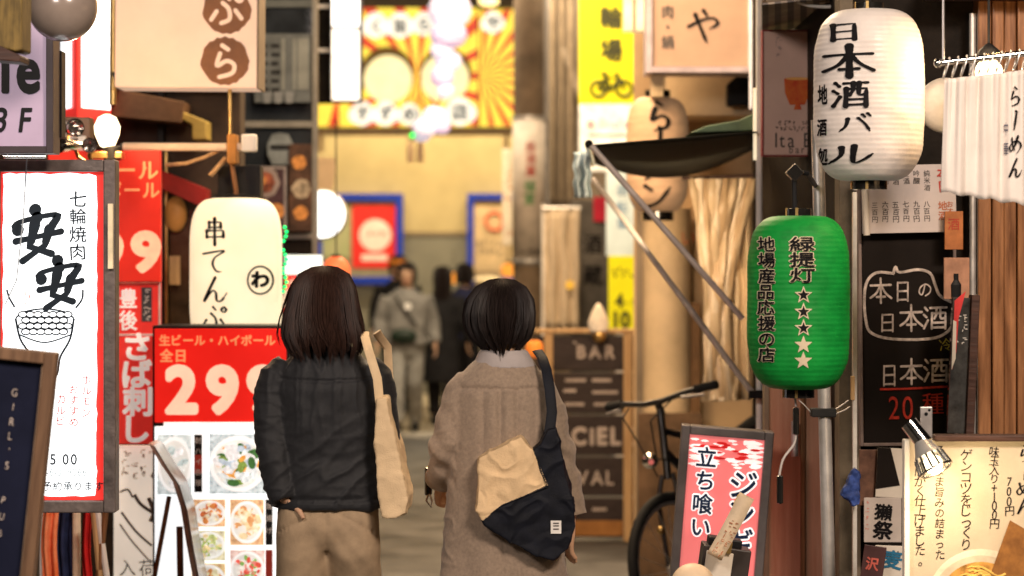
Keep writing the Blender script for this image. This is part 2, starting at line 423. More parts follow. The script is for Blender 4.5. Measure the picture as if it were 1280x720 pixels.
q = MB(); q.prism([L(t, *p) for p in ((206, 214), (264, 238), (264, 262), (206, 236))], -.18, -.03); q.build('awning', mat('dark_red_canvas', (.22, .012, .010), .7), t)
q = MB(); q.ball((*[L(t, 222, 268)[0]], -.06, L(t, 222, 268)[1]), .05, .04, .08); q.build('lamp_shade', mat('amber_shade', (.45, .20, .05), .5, emit=.12), t, smooth=True)
pbox(t, 'notice', 213, 320, 226, 356, -.04, -.021, M['woodlight'])
# L2, the glass fronted shop where the lane bends
D2 = 13.0
t = thing('glass_shop', 'dark glass fronted shop with grey frames left of the lane', 'building', 350, gnd(D2), D2)
k = D2/F
q = MB(); ftp = [(-2.2, .02), (.20, .02), (-.55, 8), (-2.6, 8)]
q.add([(x, y, z) for z in (0, 6.5) for x, y in ftp], [(3, 2, 1, 0), (4, 5, 6, 7), (0, 1, 5, 4), (1, 2, 6, 5), (2, 3, 7, 6), (3, 0, 4, 7)])
q.build('wall', mat('charcoal_render', (.03, .028, .026), .6, var=.4), t)
gl = mat('dark_glass', (.018, .022, .028), .07, var=.5, scale=2)
pbox(t, 'window', 306, -60, 392, 152, -.02, .0, gl); pbox(t, 'window', 306, 160, 392, 292, -.02, 0, gl)
fr = mat('grey_frame', (.16, .15, .13), .45, .3)
for r_ in ((300, -60, 306, 900), (391, -60, 397.5, 900)): pbox(t, 'frame', *r_, -.05, .01, fr)
for r_ in ((306, 152, 391, 160), (306, 292, 391, 299), (306, -66, 391, -60)): pbox(t, 'rail', *r_, -.045, .01, fr)
pbox(t, 'stall_riser', 306, 299, 391, gnd(D2), -.03, .01, M['dkwall'])
pbox(t, 'transom', 330, 0, 392, 10, -.035, -.021, mat('reflection_blue', (.09, .10, .10), .3))  # plain blue-grey strip across the window top
# signboards hung in that window
u = thing('price_board', 'slate blue price board with rows of text hung high in the dark glass front', 'signboard', 352, 128, D2-.10)
pbox(u, 'board', 318, 42, 388, 128, 0, .03, mat('slate_board', (.085, .095, .10), .5, var=.3))
q = MB()
rn = random.Random(3)
for r in range(6):
    for c in (0, 1): a = L(u, 324+c*15, 55+r*11); q.box(a[0], a[0]+(9+rn.random()*3)*k, -.004, 0, a[1]-4.5*k, a[1])
q.build('lettering', M['black'], u)
for x in (352, 366, 372): pbox(u, 'strip', x, 48, x+(4 if x < 370 else 14), 112, -.004, 0, mat('pale_slate', (.17, .18, .17), .6))
for i in range(3): q = MB(); q.prism([L(u, *p) for p in ((328+i*14, 115), (340+i*14, 115), (337+i*14, 129), (330+i*14, 129))], -.012, 0); q.build('tag', mat('tag_grey', (.16, .17, .18), .6), u)
u = thing('barrel_sign', 'grey barrel shaped sign with dark lettering hung behind the dark glass', 'signboard', 350, 206, D2-.10)
q = MB(); q.prism([L(u, *p) for p in ((340, 168), (350, 166), (360, 168), (366, 180), (366, 194), (360, 206), (340, 206), (334, 194), (334, 180))], 0, .04); q.build('board', mat('barrel_grey', (.15, .17, .18), .6, var=.3), u, bevel=.004)
pbox(u, 'band', 338, 181, 362, 187, -.006, 0, M['black'])
u = thing('food_poster', 'dark framed food poster with red dishes low in the glass front', 'poster', 330, 290, D2-.11)
pbox(u, 'board', 303, 208, 358, 290, 0, .02, mat('poster_rim', (.22, .19, .19), .5)); pbox(u, 'panel', 306, 211, 355, 288, -.004, 0, mat('poster_dark', (.035, .015, .02), .5, var=.6, scale=14))
q = MB()
for (x, y, r, mi) in ((331, 228, 19, 0), (331, 228, 13, 1), (327, 226, 6, 2), (322, 268, 15, 0), (346, 264, 10, 2)): a = L(u, x, y); q.disc(a[0], a[1], r*k, -.005-.001*mi, mi=mi, wob=.08)
q.build('dish', [mat('dish_rim', (.20, .16, .15), .4), mat('dish_red', (.22, .06, .03), .5, var=.6, scale=30), mat('dish_orange', (.40, .17, .05), .5, var=.5, scale=30)], u)
u = thing('food_poster', 'narrow brown food poster next to the right frame of the dark glass front', 'poster', 376, 290, D2-.12)
pbox(u, 'panel', 361, 180, 390, 289, 0, .02, mat('poster_brown', (.06, .028, .016), .5, var=.6, scale=12))
q = MB()
for (x, y, r, mi) in ((374, 203, 9, 0), (377, 236, 12, 1), (376, 266, 9, 0)): a = L(u, x, y); q.disc(a[0], a[1], r*k, -.003, mi=mi, wob=.1)
q.build('dish', [mat('dish_amber', (.45, .19, .05), .5, var=.5, scale=30), mat('dish_pale', (.30, .24, .17), .5, var=.5, scale=30)], u)
# right hand restaurant corner (near)
D1 = 7.75
t = thing('sake_bar', 'dark timber front of the sake bar on the right behind the white lantern', 'building', 1230, gnd(D1), D1)
q = MB(); a = L(t, 1064, 0)[0]; q.box(a, 3.2, 0, 3.2, 0, 4.2); q.build('wall', M['dkwall'], t)
pbox(t, 'corner_post', 1046, -150, 1063, gnd(D1), -.06, .05, mat('olive_post', (.11, .085, .055), .55, var=.3)); pbox(t, 'corner_trim', 1064, 200, 1071, gnd(D1), -.09, -.001, M['beige'])
wd = M['woodtan']
q = MB()
for i, (a0, a1) in enumerate(((1216, 1232), (1233, 1247), (1248, 1263), (1264, 1281), (1282, 1300), (1301, 1330))):
    x0, x1 = L(t, a0, 0)[0], L(t, a1, 0)[0]; q.box(x0, x1, -.09-.012*(i % 2), -.002, L(t, 0, 700)[1], L(t, 0, -80)[1])
q.build('cladding', wd, t, bevel=.004)
q = MB(); a = L(t, 1210, 0)[0]
for dx, r in ((0, .011), (.02, .006)): q.tube([(a+dx, -.075, L(t, 0, 560)[1]), (a+dx, -.075, L(t, 0, 20)[1])], r, 12)
q.build('conduit', M['steel'], t, smooth=True)
pbox(t, 'beam', 1150, -20, 1330, 6, -.2, -.1, M['wooddark'])
# middle right shop behind the awning
DM = 12.6
t = thing('tavern', 'tan plastered tavern front behind the vinyl curtain and dark awning', 'building', 930, gnd(DM), DM)
q = MB(); a = L(t, 792, 0)[0]; q.add([(x, y, z) for z in (0, 5.5) for x, y in ((a, 0), (3, 0), (3, 5), (a+.30, 5))], [(3, 2, 1, 0), (4, 5, 6, 7), (0, 1, 5, 4), (1, 2, 6, 5), (2, 3, 7, 6), (3, 0, 4, 7)]); q.build('wall', M['tanwall'], t)
pbox(t, 'door', 945, 400, 1075, gnd(DM), -.05, -.002, M['woodbrown'])
a = L(t, 832, 0)[0]; q = MB(); q.tube([(a, -.12, 0), (a, -.12, L(t, 0, 262)[1])], .125, 28); q.build('round_column', M['cream'], t, smooth=True)
q = MB(); q.prism([L(t, *p) for p in ((838, 520), (838, 415), (844, 392), (854, 378), (872, 378), (872, 520))], -.16, -.05); q.build('alcove', mat('brown_alcove', (.20, .105, .045), .6), t)
pbox(t, 'canopy', 826, 88, 1010, 152, -.5, -.02, M['cream'])
q = MB(); q.prism([L(t, *p) for p in ((896, 116), (915, 100), (946, 95), (946, 142), (896, 142))], -.62, -.52); q.build('speaker_box', M['black'], t, bevel=.01)
pbox(t, 'lower_panel', 794, 512, 872, gnd(DM), -.30, -.26, mat('umber_panel', (.13, .075, .04), .6, var=.3)); pbox(t, 'panel', 866, 226, 948, 560, -.06, -.003, mat('apricot_panel', (.55, .37, .20), .6, var=.12, scale=3)); pbox(t, 'downpipe', 700+95, 250, 806, gnd(DM), -.04, 0, M['beige'])
txt(t, 'い', 846, 288, 20, M['rust'], y=-.26)
# far right block
DF = 21.0
t = thing('corner_block', 'beige rendered corner block behind the utility pole', 'building', 760, gnd(DF), DF)
q = MB(); q.box(L(t, 676, 0)[0], 3, 0, 6, 0, 8); q.build('wall', M['beige'], t)
pbox(t, 'shutter', 684, 240, 722, gnd(DF), -.04, 0, mat('taupe_shutter', (.20, .15, .10), .6, var=.3))
q = MB()
for x, r in ((690, .035), (702, .02), (713, .028)): a = L(t, x, 0)[0]; q.tube([(a, -.08, L(t, 0, 250)[1]), (a, -.08, L(t, 0, -40)[1])], r, 12)
q.build('pipe', mat('pipe_paint', (.20, .145, .09), .5), t, smooth=True)
q = MB(); q.prism([L(t, *p) for p in ((700, 60), (706, 60), (742, 150), (742, 165), (736, 165))], -.1, -.05); q.build('brace', M['beige'], t)
t = thing('gate_pillar', 'dark grey stone pillar with worn vertical characters beside the yellow sign', 'pillar', 738, gnd(19), 19)
pbox(t, 'shaft', 714, 250, 764, gnd(19), 0, .35, mat('grey_stone', (.11, .10, .09), .7, var=.3, scale=5, bump=.4), .01)
txt(t, '酒蔵', 728, 292, 26, M['ink'], v=True, pitch=1.5, bold=.02)
pbox(t, 'red_plate', 742, 246, 764, 277, -.02, 0, mat('crimson_plate', (.55, .02, .05), .5))

# ================================================================== far end of the lane
# lit yellow and red restaurant sign
DS = 27.5; k = DS/F
t = thing('restaurant_sign', 'wide lit yellow sign with red sunrays spanning the far end of the lane', 'sign', 520, 158, DS)
YEL = mat('lit_yellow', (.35, .21, .02), .4, var=.03, emit=1.3, ec=(1.0, .74, .07)); RED = mat('lit_red', (.25, .01, .007), .4, emit=.95, ec=(.85, .07, .02))
CLO = mat('lit_cloud', (.35, .32, .26), .4, emit=1.3, ec=(1, .92, .74)); FAC = mat('lit_face', (.35, .28, .12), .4, emit=1.3, ec=(1, .84, .42)); HAIR_S = mat('sign_brown', (.16, .08, .01), .5, emit=.25, ec=(.3, .15, .02))
def rays(u, x0, y0, x1, y1, cx, cy, n, name, m, y=-.003, ph=0):
    q = MB(); w = (x1-x0)*k; a0, b0 = L(u, x0, y1); a1, b1 = L(u, x1, y0); c = L(u, cx, cy)
    for i in range(n):
        A = 2*pi*(i+ph)/n; Bn = A+pi/n*.80; pts = [c]
        for j in range(4):
            g = A+(Bn-A)*j/3; dx, dz = cos(g), sin(g)
            tt = min([((a1 if dx > 0 else a0)-c[0])/dx if abs(dx) > 1e-6 else 1e9, ((b1 if dz > 0 else b0)-c[1])/dz if abs(dz) > 1e-6 else 1e9])
            pts.append((c[0]+dx*tt, c[1]+dz*tt))
        q.flat(pts, y)
    return q.build(name, m, u)
pbox(t, 'face', 437, 10, 597, 158, 0, .22, YEL); pbox(t, 'face', 599, 12, 644, 158, 0, .22, YEL); pbox(t, 'face', 393, 129, 435.5, 158, .0, .2, YEL)
rays(t, 437, 10, 597, 158, 522, 100, 18, 'sunray', RED); rays(t, 599, 12, 644, 158, 585, 110, 40, 'sunray', RED) if False else rays(t, 599.5, 12.5, 643.5, 157.5, 602, 95, 22, 'sunray', RED)
q = MB(); q.flat([L(t, *p) for p in ((410, 158), (418, 129), (424, 129), (424, 158))], -.004); q.build('sunray', RED, t)
def blob(u, pts, name, m, y): q = MB(); [q.disc(*L(u, x, yy), r*k, y-.0006*i, mi=0) for i, (x, yy, r) in enumerate(pts)]; return q.build(name, m, u)
blob(t, [(484, 92, 34)], 'dark_disc', HAIR_S, -.006); blob(t, [(485, 99, 30)], 'pale_disc', FAC, -.008)
blob(t, [(557, 92, 33)], 'dark_disc', HAIR_S, -.0065); blob(t, [(556, 98, 30)], 'pale_disc', FAC, -.0085)
for i, (x, y, r) in enumerate(((453, 142, 15), (482, 142, 15), (512, 143, 13), (575, 140, 18), (470, 32, 16), (500, 32, 16), (530, 30, 14), (616, 28, 13))):
    blob(t, [(x-r*.45, y+2, r*.72), (x+r*.45, y+1, r*.72), (x, y-3, r*.85), (x, y+5, r*.7)], 'cloud', CLO, -.011-.003*(i % 2))
for ch, x, y in (('す', 444, 132), ('ず', 473, 132), ('め', 503, 133), ('店', 564, 129), ('く', 461, 23), ('旨', 491, 23), ('ら', 521, 21), ('や', 607, 19)): txt(t, ch, x, y, 19 if ch != '店' else 22, INK, y=-.019, bold=.03)
pbox(t, 'divider', 597, 10, 599, 158, -.01, .2, M['black']); pbox(t, 'beam', 392, 158.5, 650, 168, -.03, .3, mat('brown_beam', (.30, .19, .08), .5))
pbox(t, 'hanger', 398, 168, 404, 190, 0, .1, M['woodlight']); pbox(t, 'hanger', 630, 168, 636, 210, 0, .1, M['woodlight'])
pbox(t, 'top_cap', 437, -8, 644, 9.5, .02, .25, mat('roof_brown', (.10, .07, .04), .6))
# poster cases
BLUE = mat('blue_enamel', (.01, .04, .42), .35, var=.1)
t = thing('poster_case', 'blue framed poster case with a red poster bearing a white disc', 'poster case', 450, 355, 29.9); k = 29.9/F
frame(t, 'frame', 394, 242, 504, 355, 9, -.05, .06, BLUE); pbox(t, 'backing', 402, 250, 497, 348, .0, .05, mat('case_grey', (.30, .26, .16), .6))
pbox(t, 'poster', 440, 256, 497, 335, -.01, 0, mat('red_poster', (.72, .03, .025), .5, var=.06)); pbox(t, 'poster', 402, 258, 437, 322, -.01, 0, mat('green_poster', (.42, .40, .25), .6, var=.4, scale=3, c2=(.30, .36, .16)))
q = MB(); q.disc(*L(t, 469, 294), 20*k, -.013); q.build('emblem', M['white'], t); txt(t, 'スイカ', 458, 288, 8, M['redink'], y=-.015, bold=.03); pbox(t, 'caption', 452, 318, 484, 326, -.013, -.01, M['white'])
t = thing('poster_case', 'blue framed poster case with a cream poster and red ring, partly behind the utility pole', 'poster case', 640, 355, 29.9)
frame(t, 'frame', 584, 242, 694, 355, 8, -.05, .06, BLUE); pbox(t, 'backing', 591, 250, 687, 348, 0, .05, mat('case_tan', (.45, .33, .18), .6))
pbox(t, 'poster', 592, 256, 634, 340, -.01, 0, mat('cream_poster', (.60, .44, .26), .6, var=.2, scale=4))
q = MB(); a = L(t, 618, 277); q.tube([(a[0]+11*k*cos(2*pi*i/24), -.014, a[1]+11*k*sin(2*pi*i/24)) for i in range(25)], 2.2*k, 6); q.build('emblem', mat('vermilion', (.70, .12, .05), .5), t)
scribble(t, 596, 300, 632, 318, M['inkgrey'], 2, 6, 5, y=-.012, w=1.5)
# small lit lamps in the distance
for x, y, r, lb in ((635, 338, 9, 'small glowing orange lamp in front of the right poster case'), (567, 348, 7, 'smallest orange lamp glowing between the two dark clad walkers'), (668, 436, 11, 'orange red paper lantern peeping out right of the grey coated woman')):
    d = 26 if y < 400 else 13.2; t = thing('paper_lamp', lb, 'lamp', x, y+r, d); s = d/F*r
    q = MB(); q.lathe([(s*.4, 0), (s*.9, s*.35), (s, s), (s*.9, s*1.65), (s*.4, s*2)], 20); q.build('shade', mat('orange_glow', (.9, .30, .04), .5, emit=.9 if y < 400 else .45, ec=(1, .38, .05) if y < 400 else (.9, .16, .03)), t, smooth=True)
    q = MB(); q.lathe([(s*.42, s*2), (s*.42, s*2.2)], 14); q.lathe([(s*.05, s*2.2), (s*.05, s*6)], 6); q.build('cap', M['black'], t)
t = thing('street_seat', 'pale rounded seat below the right poster case', 'seat', 609, 356, 28)
q = MB(); s = 28/F; q.lathe([(.02, 0), (.13, .0), (.16, .05), (.13, .09), (.02, .1)], 28); q.build('seat', mat('seat_cream', (.75, .62, .40), .5), t, smooth=True)
MB().lathe([(.05, -1.38), (.05, .0)], 14).build('leg', M['steel'], t)
# utility pole
t = thing('utility_pole', 'brown grey utility pole with a wrapped white notice in the middle distance', 'utility pole', 661, gnd(20), 20); s = 20/F
q = MB(); q.lathe([(20*s, 0), (19.2*s, 3), (18.5*s, 7)], 28); q.build('pole', mat('pole_concrete', (.15, .105, .068), .7, var=.3, scale=4, bump=.3), t, smooth=True)
z0, z1 = L(t, 0, 332)[1], L(t, 0, 146)[1]
q = MB(); n = 20
vs = [((20.8*s)*sin(a), -(20.8*s)*cos(a), z) for z in (z0, z1) for a in [(-1.35+2.7*i/n) for i in range(n+1)]]
q.add(vs, [(i, i+1, i+n+2, i+n+1) for i in range(n)]); o = q.build('notice', mat('notice_white', (.48, .41, .34), .5, var=.15), t, smooth=True); o.modifiers.new('s', 'SOLIDIFY').thickness = .004
cw = lambda v: Vector((v.x, -sqrt(max(1e-6, (21.3*s)**2-v.x**2)), v.z))
txt(t, '居酒屋', 656, 178, 14, M['redink'], v=True, bold=.02, warp=cw); txt(t, '個室', 654, 226, 15, mat('green_ink', (.05, .22, .06), .6), v=True, bold=.02, warp=cw); txt(t, '←20m', 649, 310, 9, M['ink'], bold=.02, warp=cw)
for z in (L(t, 0, 150)[1], L(t, 0, 328)[1]): q = MB(); q.lathe([(21.5*s, z), (21.5*s, z+.03)], 28); q.build('strap', M['steel'], t)
q = MB(); q.tube([(23*s, .02, 1), (22.5*s, .02, 6.5)], .02, 8); q.build('cable_guard', M['steel'], t)
t = thing('strip_sign', 'narrow white vertical strip sign left of the utility pole', 'sign', 634, 306, 22)
pbox(t, 'panel', 628, 186, 640, 306, 0, .06, mat('strip_cream', (.70, .58, .42), .5)); scribble(t, 629, 192, 639, 300, M['rust'], 8, 1, 4, w=1.2)
# hanging spring decoration and lamp sockets over the lane
t = thing('globe_garland', 'string of glowing lavender white paper globes hanging over the middle of the lane', 'decoration', 540, 180, 18); s = 18/F
PET = [mat('globe_white', (.60, .55, .66), .5, var=.08, emit=.62, ec=(.92, .84, 1)), mat('globe_lilac', (.50, .40, .56), .5, var=.1, emit=.55, ec=(.85, .68, .95))]
for i, (x, y, r, e) in enumerate(((563, -30, 26, 1.0), (562, 12, 27, .82), (561, 44, 23, .7), (553, 62, 15, .8), (560, 76, 17, .75), (553, 96, 15, .9), (557, 114, 11, .8), (543, 146, 15, .95), (552, 158, 11, .9), (531, 160, 15, .8), (527, 170, 10, .7))):
    a = L(t, x, y); q = MB(); n = 30
    q.lathe([(r*s*(max(0, sin(pi*j/n))**.75*(.96+.04*cos(14*pi*j/n))+.05), r*s*e*-cos(pi*j/n)) for j in range(n+1)], 24, (a[0], .05*sin(i*2), a[1])); q.build('globe', PET[i % 3 == 2], t, smooth=True)
q = MB(); q.tube([(L(t, 563, -60)[0], 0, L(t, 0, -60)[1]), (L(t, 556, 110)[0], 0, L(t, 0, 110)[1]), (L(t, 540, 150)[0], 0, L(t, 0, 150)[1]), (L(t, 518, 170)[0], 0, L(t, 0, 170)[1])], .008, 6); q.build('stem', M['woodbrown'], t)
q = MB(); a = L(t, 515.5, 170); q.ball((a[0], -.05, a[1]), 3.5*s); q.build('led', mat('green_led', (0, .8, .1), .4, emit=1.6, ec=(.02, .9, .1)), t, smooth=True)
t = thing('twin_socket', 'pair of small pale lamp tubes hanging under the string of paper globes', 'lamp', 519, 203, 18.3)
for x in (513, 525): a = L(t, x, 203); q = MB(); q.lathe([(4.5*s, a[1]), (4.8*s, a[1]+.1), (3*s, a[1]+.16)], 16, (a[0], 0, 0)); q.build('tube', M['cream'], t, smooth=True)
a = L(t, 519, 176); MB().box(-.06, .06, -.02, .02, a[1], a[1]+.02).build('bar', M['beige'], t); MB().tube([(0, 0, a[1]), (0.05, 0, a[1]+.5)], .005, 6).build('cord', M['wire'], t)
t = thing('ceiling_lamp', 'glowing amber lamp at the top edge above the yellow sign', 'lamp', 611, 8, 24)
q = MB(); s = 24/F; q.lathe([(4*s, 0), (12*s, 3*s), (13*s, 9*s), (6*s, 13*s)], 20); q.build('bulb', mat('amber_bulb', (1, .8, .4), .4, emit=2.2, ec=(1, .72, .28)), t, smooth=True); MB().lathe([(.01, 13*s), (.01, .6)], 8).build('cord', M['wire'], t)
# lit white signs left of the lane
t = thing('vertical_lightbox', 'two panel white vertical light box over the left of the lane', 'sign', 432, 127, 16.5)
frame(t, 'frame', 413, -60, 451.5, 127, 2, -.01, .2, M['black']); pbox(t, 'mounting_board', 395, -70, 412.5, 128, .1, .16, M['dkwall']); WG = M['whiteglow']  # dark board added to cover the bright wall behind
pbox(t, 'panel', 415, 36, 449.5, 125, .0, .19, mat('lit_cream', (1, .95, .88), .4, emit=1.25)); pbox(t, 'panel', 415, -58, 449.5, 33, 0, .19, WG); pbox(t, 'bar', 415, 33, 449.5, 36, -.008, .19, M['black'])
txt(t, '焼', 420, -20, 24, mat('sky_ink', (.3, .4, .6), .6), y=-.003); txt(t, '酒', 421, 8, 22, mat('sky_ink2', (.25, .4, .65), .6), y=-.003); txt(t, 'つけ麺処', 425, 46, 14, mat('pale_pink_ink', (.8, .55, .5), .6), v=True, pitch=1.35)
pbox(t, 'arm', 397, 60, 413, 64, .05, .09, M['steel']); pbox(t, 'arm', 397, 5, 413, 9, .05, .09, M['steel'])
t = thing('round_lightbox', 'round white light box sticking out beside the dark glass shop', 'sign', 403, 300, 14.2); s = 14.2/F
a = L(t, 402, 268); q = MB(); q.lathe([(30*s, -.0), (31*s, .02), (31*s, .14), (29*s, .15)], 40, (a[0], 0, a[1]), axis='y'); q.build('rim', M['steel'], t, smooth=True)
q = MB(); q.disc(a[0], a[1], 29.5*s, -.004, n=40); q.build('face', WG, t); txt(t, '八', 402, 248, 12, M['redink'], y=-.007)
MB().tube([(a[0], .07, a[1]-.15), (a[0]-.3, .07, a[1]-.15)], .01, 8).build('bracket', M['steel'], t)
t = thing('leaning_board', 'pale menu board hung on the shop corner above the round white sign', 'signboard', 412, 238, 14.9)
q = MB(); q.prism([L(t, *p) for p in ((398, 196), (420, 198), (416, 236), (398, 236))], 0, .03); q.build('board', M['cream'], t)
t = thing('menu_sign', 'white and red menu sign beyond the long haired woman', 'sign', 378, 400, 12.4)
pbox(t, 'panel', 356, 345, 402, 405, 0, .06, M['redglow']); pbox(t, 'header', 356, 319, 402, 343, 0, .06, mat('lit_pale_blue', (.75, .9, .95), .4, emit=.9))
q = MB(); s = 12.4/F; q.disc(*L(t, 366, 374), 14*s, -.004, wob=.1); q.disc(*L(t, 388, 372), 10*s, -.004, wob=.1); q.build('dish', M['white'], t); txt(t, '中華', 360, 348, 13, M['white'], y=-.004, bold=.03)
t = thing('round_lantern', 'round orange red lantern behind the long haired woman', 'lantern', 420, 360, 12.8); s = 12.8/F
q = MB(); q.lathe([(6*s, 0), (14*s, 5*s), (18*s, 14*s), (18*s, 24*s), (13*s, 34*s), (6*s, 39*s)], 28); q.build('shade', mat('orange_paper', (.80, .14, .05), .5, emit=.55, ec=(.95, .22, .08)), t, smooth=True); MB().lathe([(6*s, 39*s), (6*s, 42*s), (.004, 42*s), (.004, .9)], 12).build('cap', M['black'], t)
t = thing('led_string', 'string of green leds hanging beside the glowing cream lantern', 'light string', 357, 360, 9.3); s = 9.3/F
q = MB(); pts = []
rn = random.Random(4)
for i in range(14): a = L(t, 356+2.2*sin(i*1.3), 284+i*5.7+(10 if i > 3 else 0)*.6); pts.append((a[0], 0, a[1]))
LG_ = mat('led_green', (0, .8, .2), .4, emit=2.2, ec=(.01, .85, .15))
for p in pts: MB().ball(p, 2.2*s, seg=10, rings=6).build('led', LG_, t, smooth=True)
MB().tube(pts, .0015, 5).build('wire', M['wire'], t)

# ================================================================== left hand signs
# tall white grill sign
t = thing('lightbox_sign', 'tall lit white sign with red wavy border, brushed characters and a drawn charcoal grill', 'sign', 66, 640, 7.5); k = 7.5/F
frame(t, 'frame', -14, 200, 146, 640, 15, -.03, .05, M['grime'], .004)
pbox(t, 'border', 1, 208.5, 131, 625, .0, .045, M['redglow'])
pts = []; rn = random.Random(2)
def wav(x0, y0, x1, y1, n): return [(x0+(x1-x0)*i/n+rn.uniform(-1, 1)*(1.1 if x0 == x1 else 0), y0+(y1-y0)*i/n+rn.uniform(-1, 1)*(1.1 if y0 == y1 else 0)) for i in range(n)]
pts = wav(4, 217, 120, 217, 14)+wav(121, 220, 121, 616, 44)+wav(119, 620, 5, 620, 14)+wav(4, 616, 4, 220, 30)
pflat(t, 'face', pts, -.003, M['whiteglow'])
DI = mat('blue_black_ink', (.012, .022, .035), .5)
txt(t, '七輪焼肉', 86, 238, 21.5, DI, v=True, pitch=1.02, y=-.006, bold=.014, sx=1.08, jit=.06)
txt(t, '安', 14, 266, 62, DI, y=-.006, brush=20, jit=.05, shear=.06, rot=8); txt(t, '安', 44, 329, 58, DI, y=-.007, brush=20, jit=.05, shear=.06, rot=8)
# the drawn grill: bowl, charcoal, handles
q = MB()
def line(q, pts, w, y): 
    p = [L(t, *a) for a in pts]
    for i in range(len(p)-1):
        a, b = Vector((p[i][0], p[i][1])), Vector((p[i+1][0], p[i+1][1])); n = (b-a).normalized().orthogonal()*w*k/2 if (b-a).length else Vector((0, 0))
        q.flat([tuple(a+n), tuple(b+n), tuple(b-n), tuple(a-n)], y-.00005*i)
line(q, catmull([(9, 362), (12, 372), (19, 384)]), 2.6, -.006); line(q, catmull([(104, 362), (103, 374), (95, 385)]), 2.6, -.006)
line(q, catmull([(20, 398), (26, 424), (40, 446), (47, 470), (70, 470), (76, 446), (88, 424), (93, 398)]), 2.8, -.006)
line(q, catmull([(20, 398), (30, 390), (56, 386), (82, 390), (93, 398)]), 2.2, -.0062); line(q, catmull([(24, 418), (56, 428), (90, 418)]), 2.0, -.0064)
q.build('grill_drawing', DI, t)
q = MB(); q2 = MB(); rn = random.Random(8)
for r in range(4):
    for c in range(7-(r > 2)):
        x = 29+c*9.4+(r % 2)*4; y = 393+r*7.2
        if x > 88-r: continue
        q.disc(*L(t, x, y), 6.2*k, -.0068-.0012*r, 4.6*k, 14); q2.disc(*L(t, x, y), 4.3*k, -.0074-.0012*r, 2.7*k, 14)
q.build('charcoal_outline', DI, t); q2.build('charcoal', M['whiteglow'], t)
[txt(t, w_, x_, y_, 13, mat('lit_red_ink', (.6, .06, .05), .5), v=True, y=-.006, jit=.12, bold=.01) for w_, x_, y_ in (('ホルモン', 102, 468), ('おすすめ', 86, 480), ('カルビ', 70, 492))]; scribble(t, 26, 362, 46, 398, mat('faded_red', (.75, .25, .2), .6), 2, 1, 22, y=-.0055, w=1.2)
txt(t, '1 5 00', 52, 566, 15, DI, y=-.006, sx=1.1, bold=.02); txt(t, '03-6-31(9066', 46, 584, 11, mat('pale_ink', (.25, .32, .36), .6), y=-.006); txt(t, 'ご予約承ります', 40, 601, 12.5, DI, y=-.006, jit=.05, bold=.014)
q = MB(); q.tube([(L(t, 37, 195)[0], -.04, L(t, 0, 195)[1]), (L(t, 33, 270)[0], -.045, L(t, 0, 270)[1]), (L(t, 24, 350)[0], -.04, L(t, 0, 350)[1]), (L(t, 10, 380)[0], -.04, L(t, 0, 380)[1])], .0022, 6); q.build('cable', mat('pale_cable', (.4, .45, .5), .5), t)
pbox(t, 'tube_lamp', 138, 255, 144, 336, -.05, -.031, mat('pale_tube', (.85, .70, .45), .4, emit=.3)); pbox(t, 'wall_arm', -60, 300, -10, 312, .051, .1, M['black'])
# girls pub board
t = thing('a_board', 'dark navy chalkboard in a worn wooden frame, leaning at the left edge', 'chalkboard', -92, gnd(5.6), 5.6, roll=6)
frame(t, 'frame', -178, 428, -7, 1185, 15, -.02, .03, M['woodframe'], .003); pbox(t, 'board', -166, 440, -21, 1170, .0, .02, M['navyboard']); frame(t, 'inner_rim', -166, 440, -21, 1170, 3.5, -.008, .002, mat('rim_wood', (.33, .22, .14), .5, var=.3))
txt(t, 'GIRL’S', -60, 477, 10.5, M['chalk'], v=True, pitch=1.75, y=-.004, jit=.12, bold=-.012); txt(t, 'PUB', -60, 612, 10.5, M['chalk'], v=True, pitch=2.0, y=-.004, jit=.12, bold=-.012)
txt(t, 'OPEN', -104, 500, 12, M['chalk'], v=True, pitch=1.8, y=-.004, jit=.1) if False else None
q = MB(); q.box(-.13, -.10, .03, .38, 0, .05); q.box(.10, .13, .03, .38, 0, .05); q.build('foot', M['woodframe'], t)
# lavender sign at the top left
t = thing('lavender_sign', 'lavender box sign with bold black letters in a dark frame', 'sign', 14, 192, 7.3)
frame(t, 'frame', -42, -90, 68, 192, 9, -.02, .09, mat('frame_umber', (.06, .045, .05), .4)); pbox(t, 'face', -33, -81, 59.5, 183.5, 0, .08, mat('lavender_acrylic', '#b7a3bb', .35, var=.05, emit=.30, ec='#b7a3bb'))
txt(t, 'Bar', -68+36, -40, 60, M['black'], bold=.03, y=-.004); txt(t, 'ie', -1, 51, 66, M['black'], bold=.035, y=-.004, sx=.95); txt(t, '3F', -6, 132, 34, M['black'], bold=.02, y=-.004, pitch=1.7, shear=.12)
q = MB(); q.tube([(L(t, 5, 196)[0], -.01, L(t, 0, 195.5)[1]), (L(t, 58, 196)[0], -.01, L(t, 0, 195.5)[1])], .006, 10); q.build('tube', M['chrome'], t, smooth=True); pbox(t, 'bracket', 64, 60, 70, 170, .091, .16, M['black'])
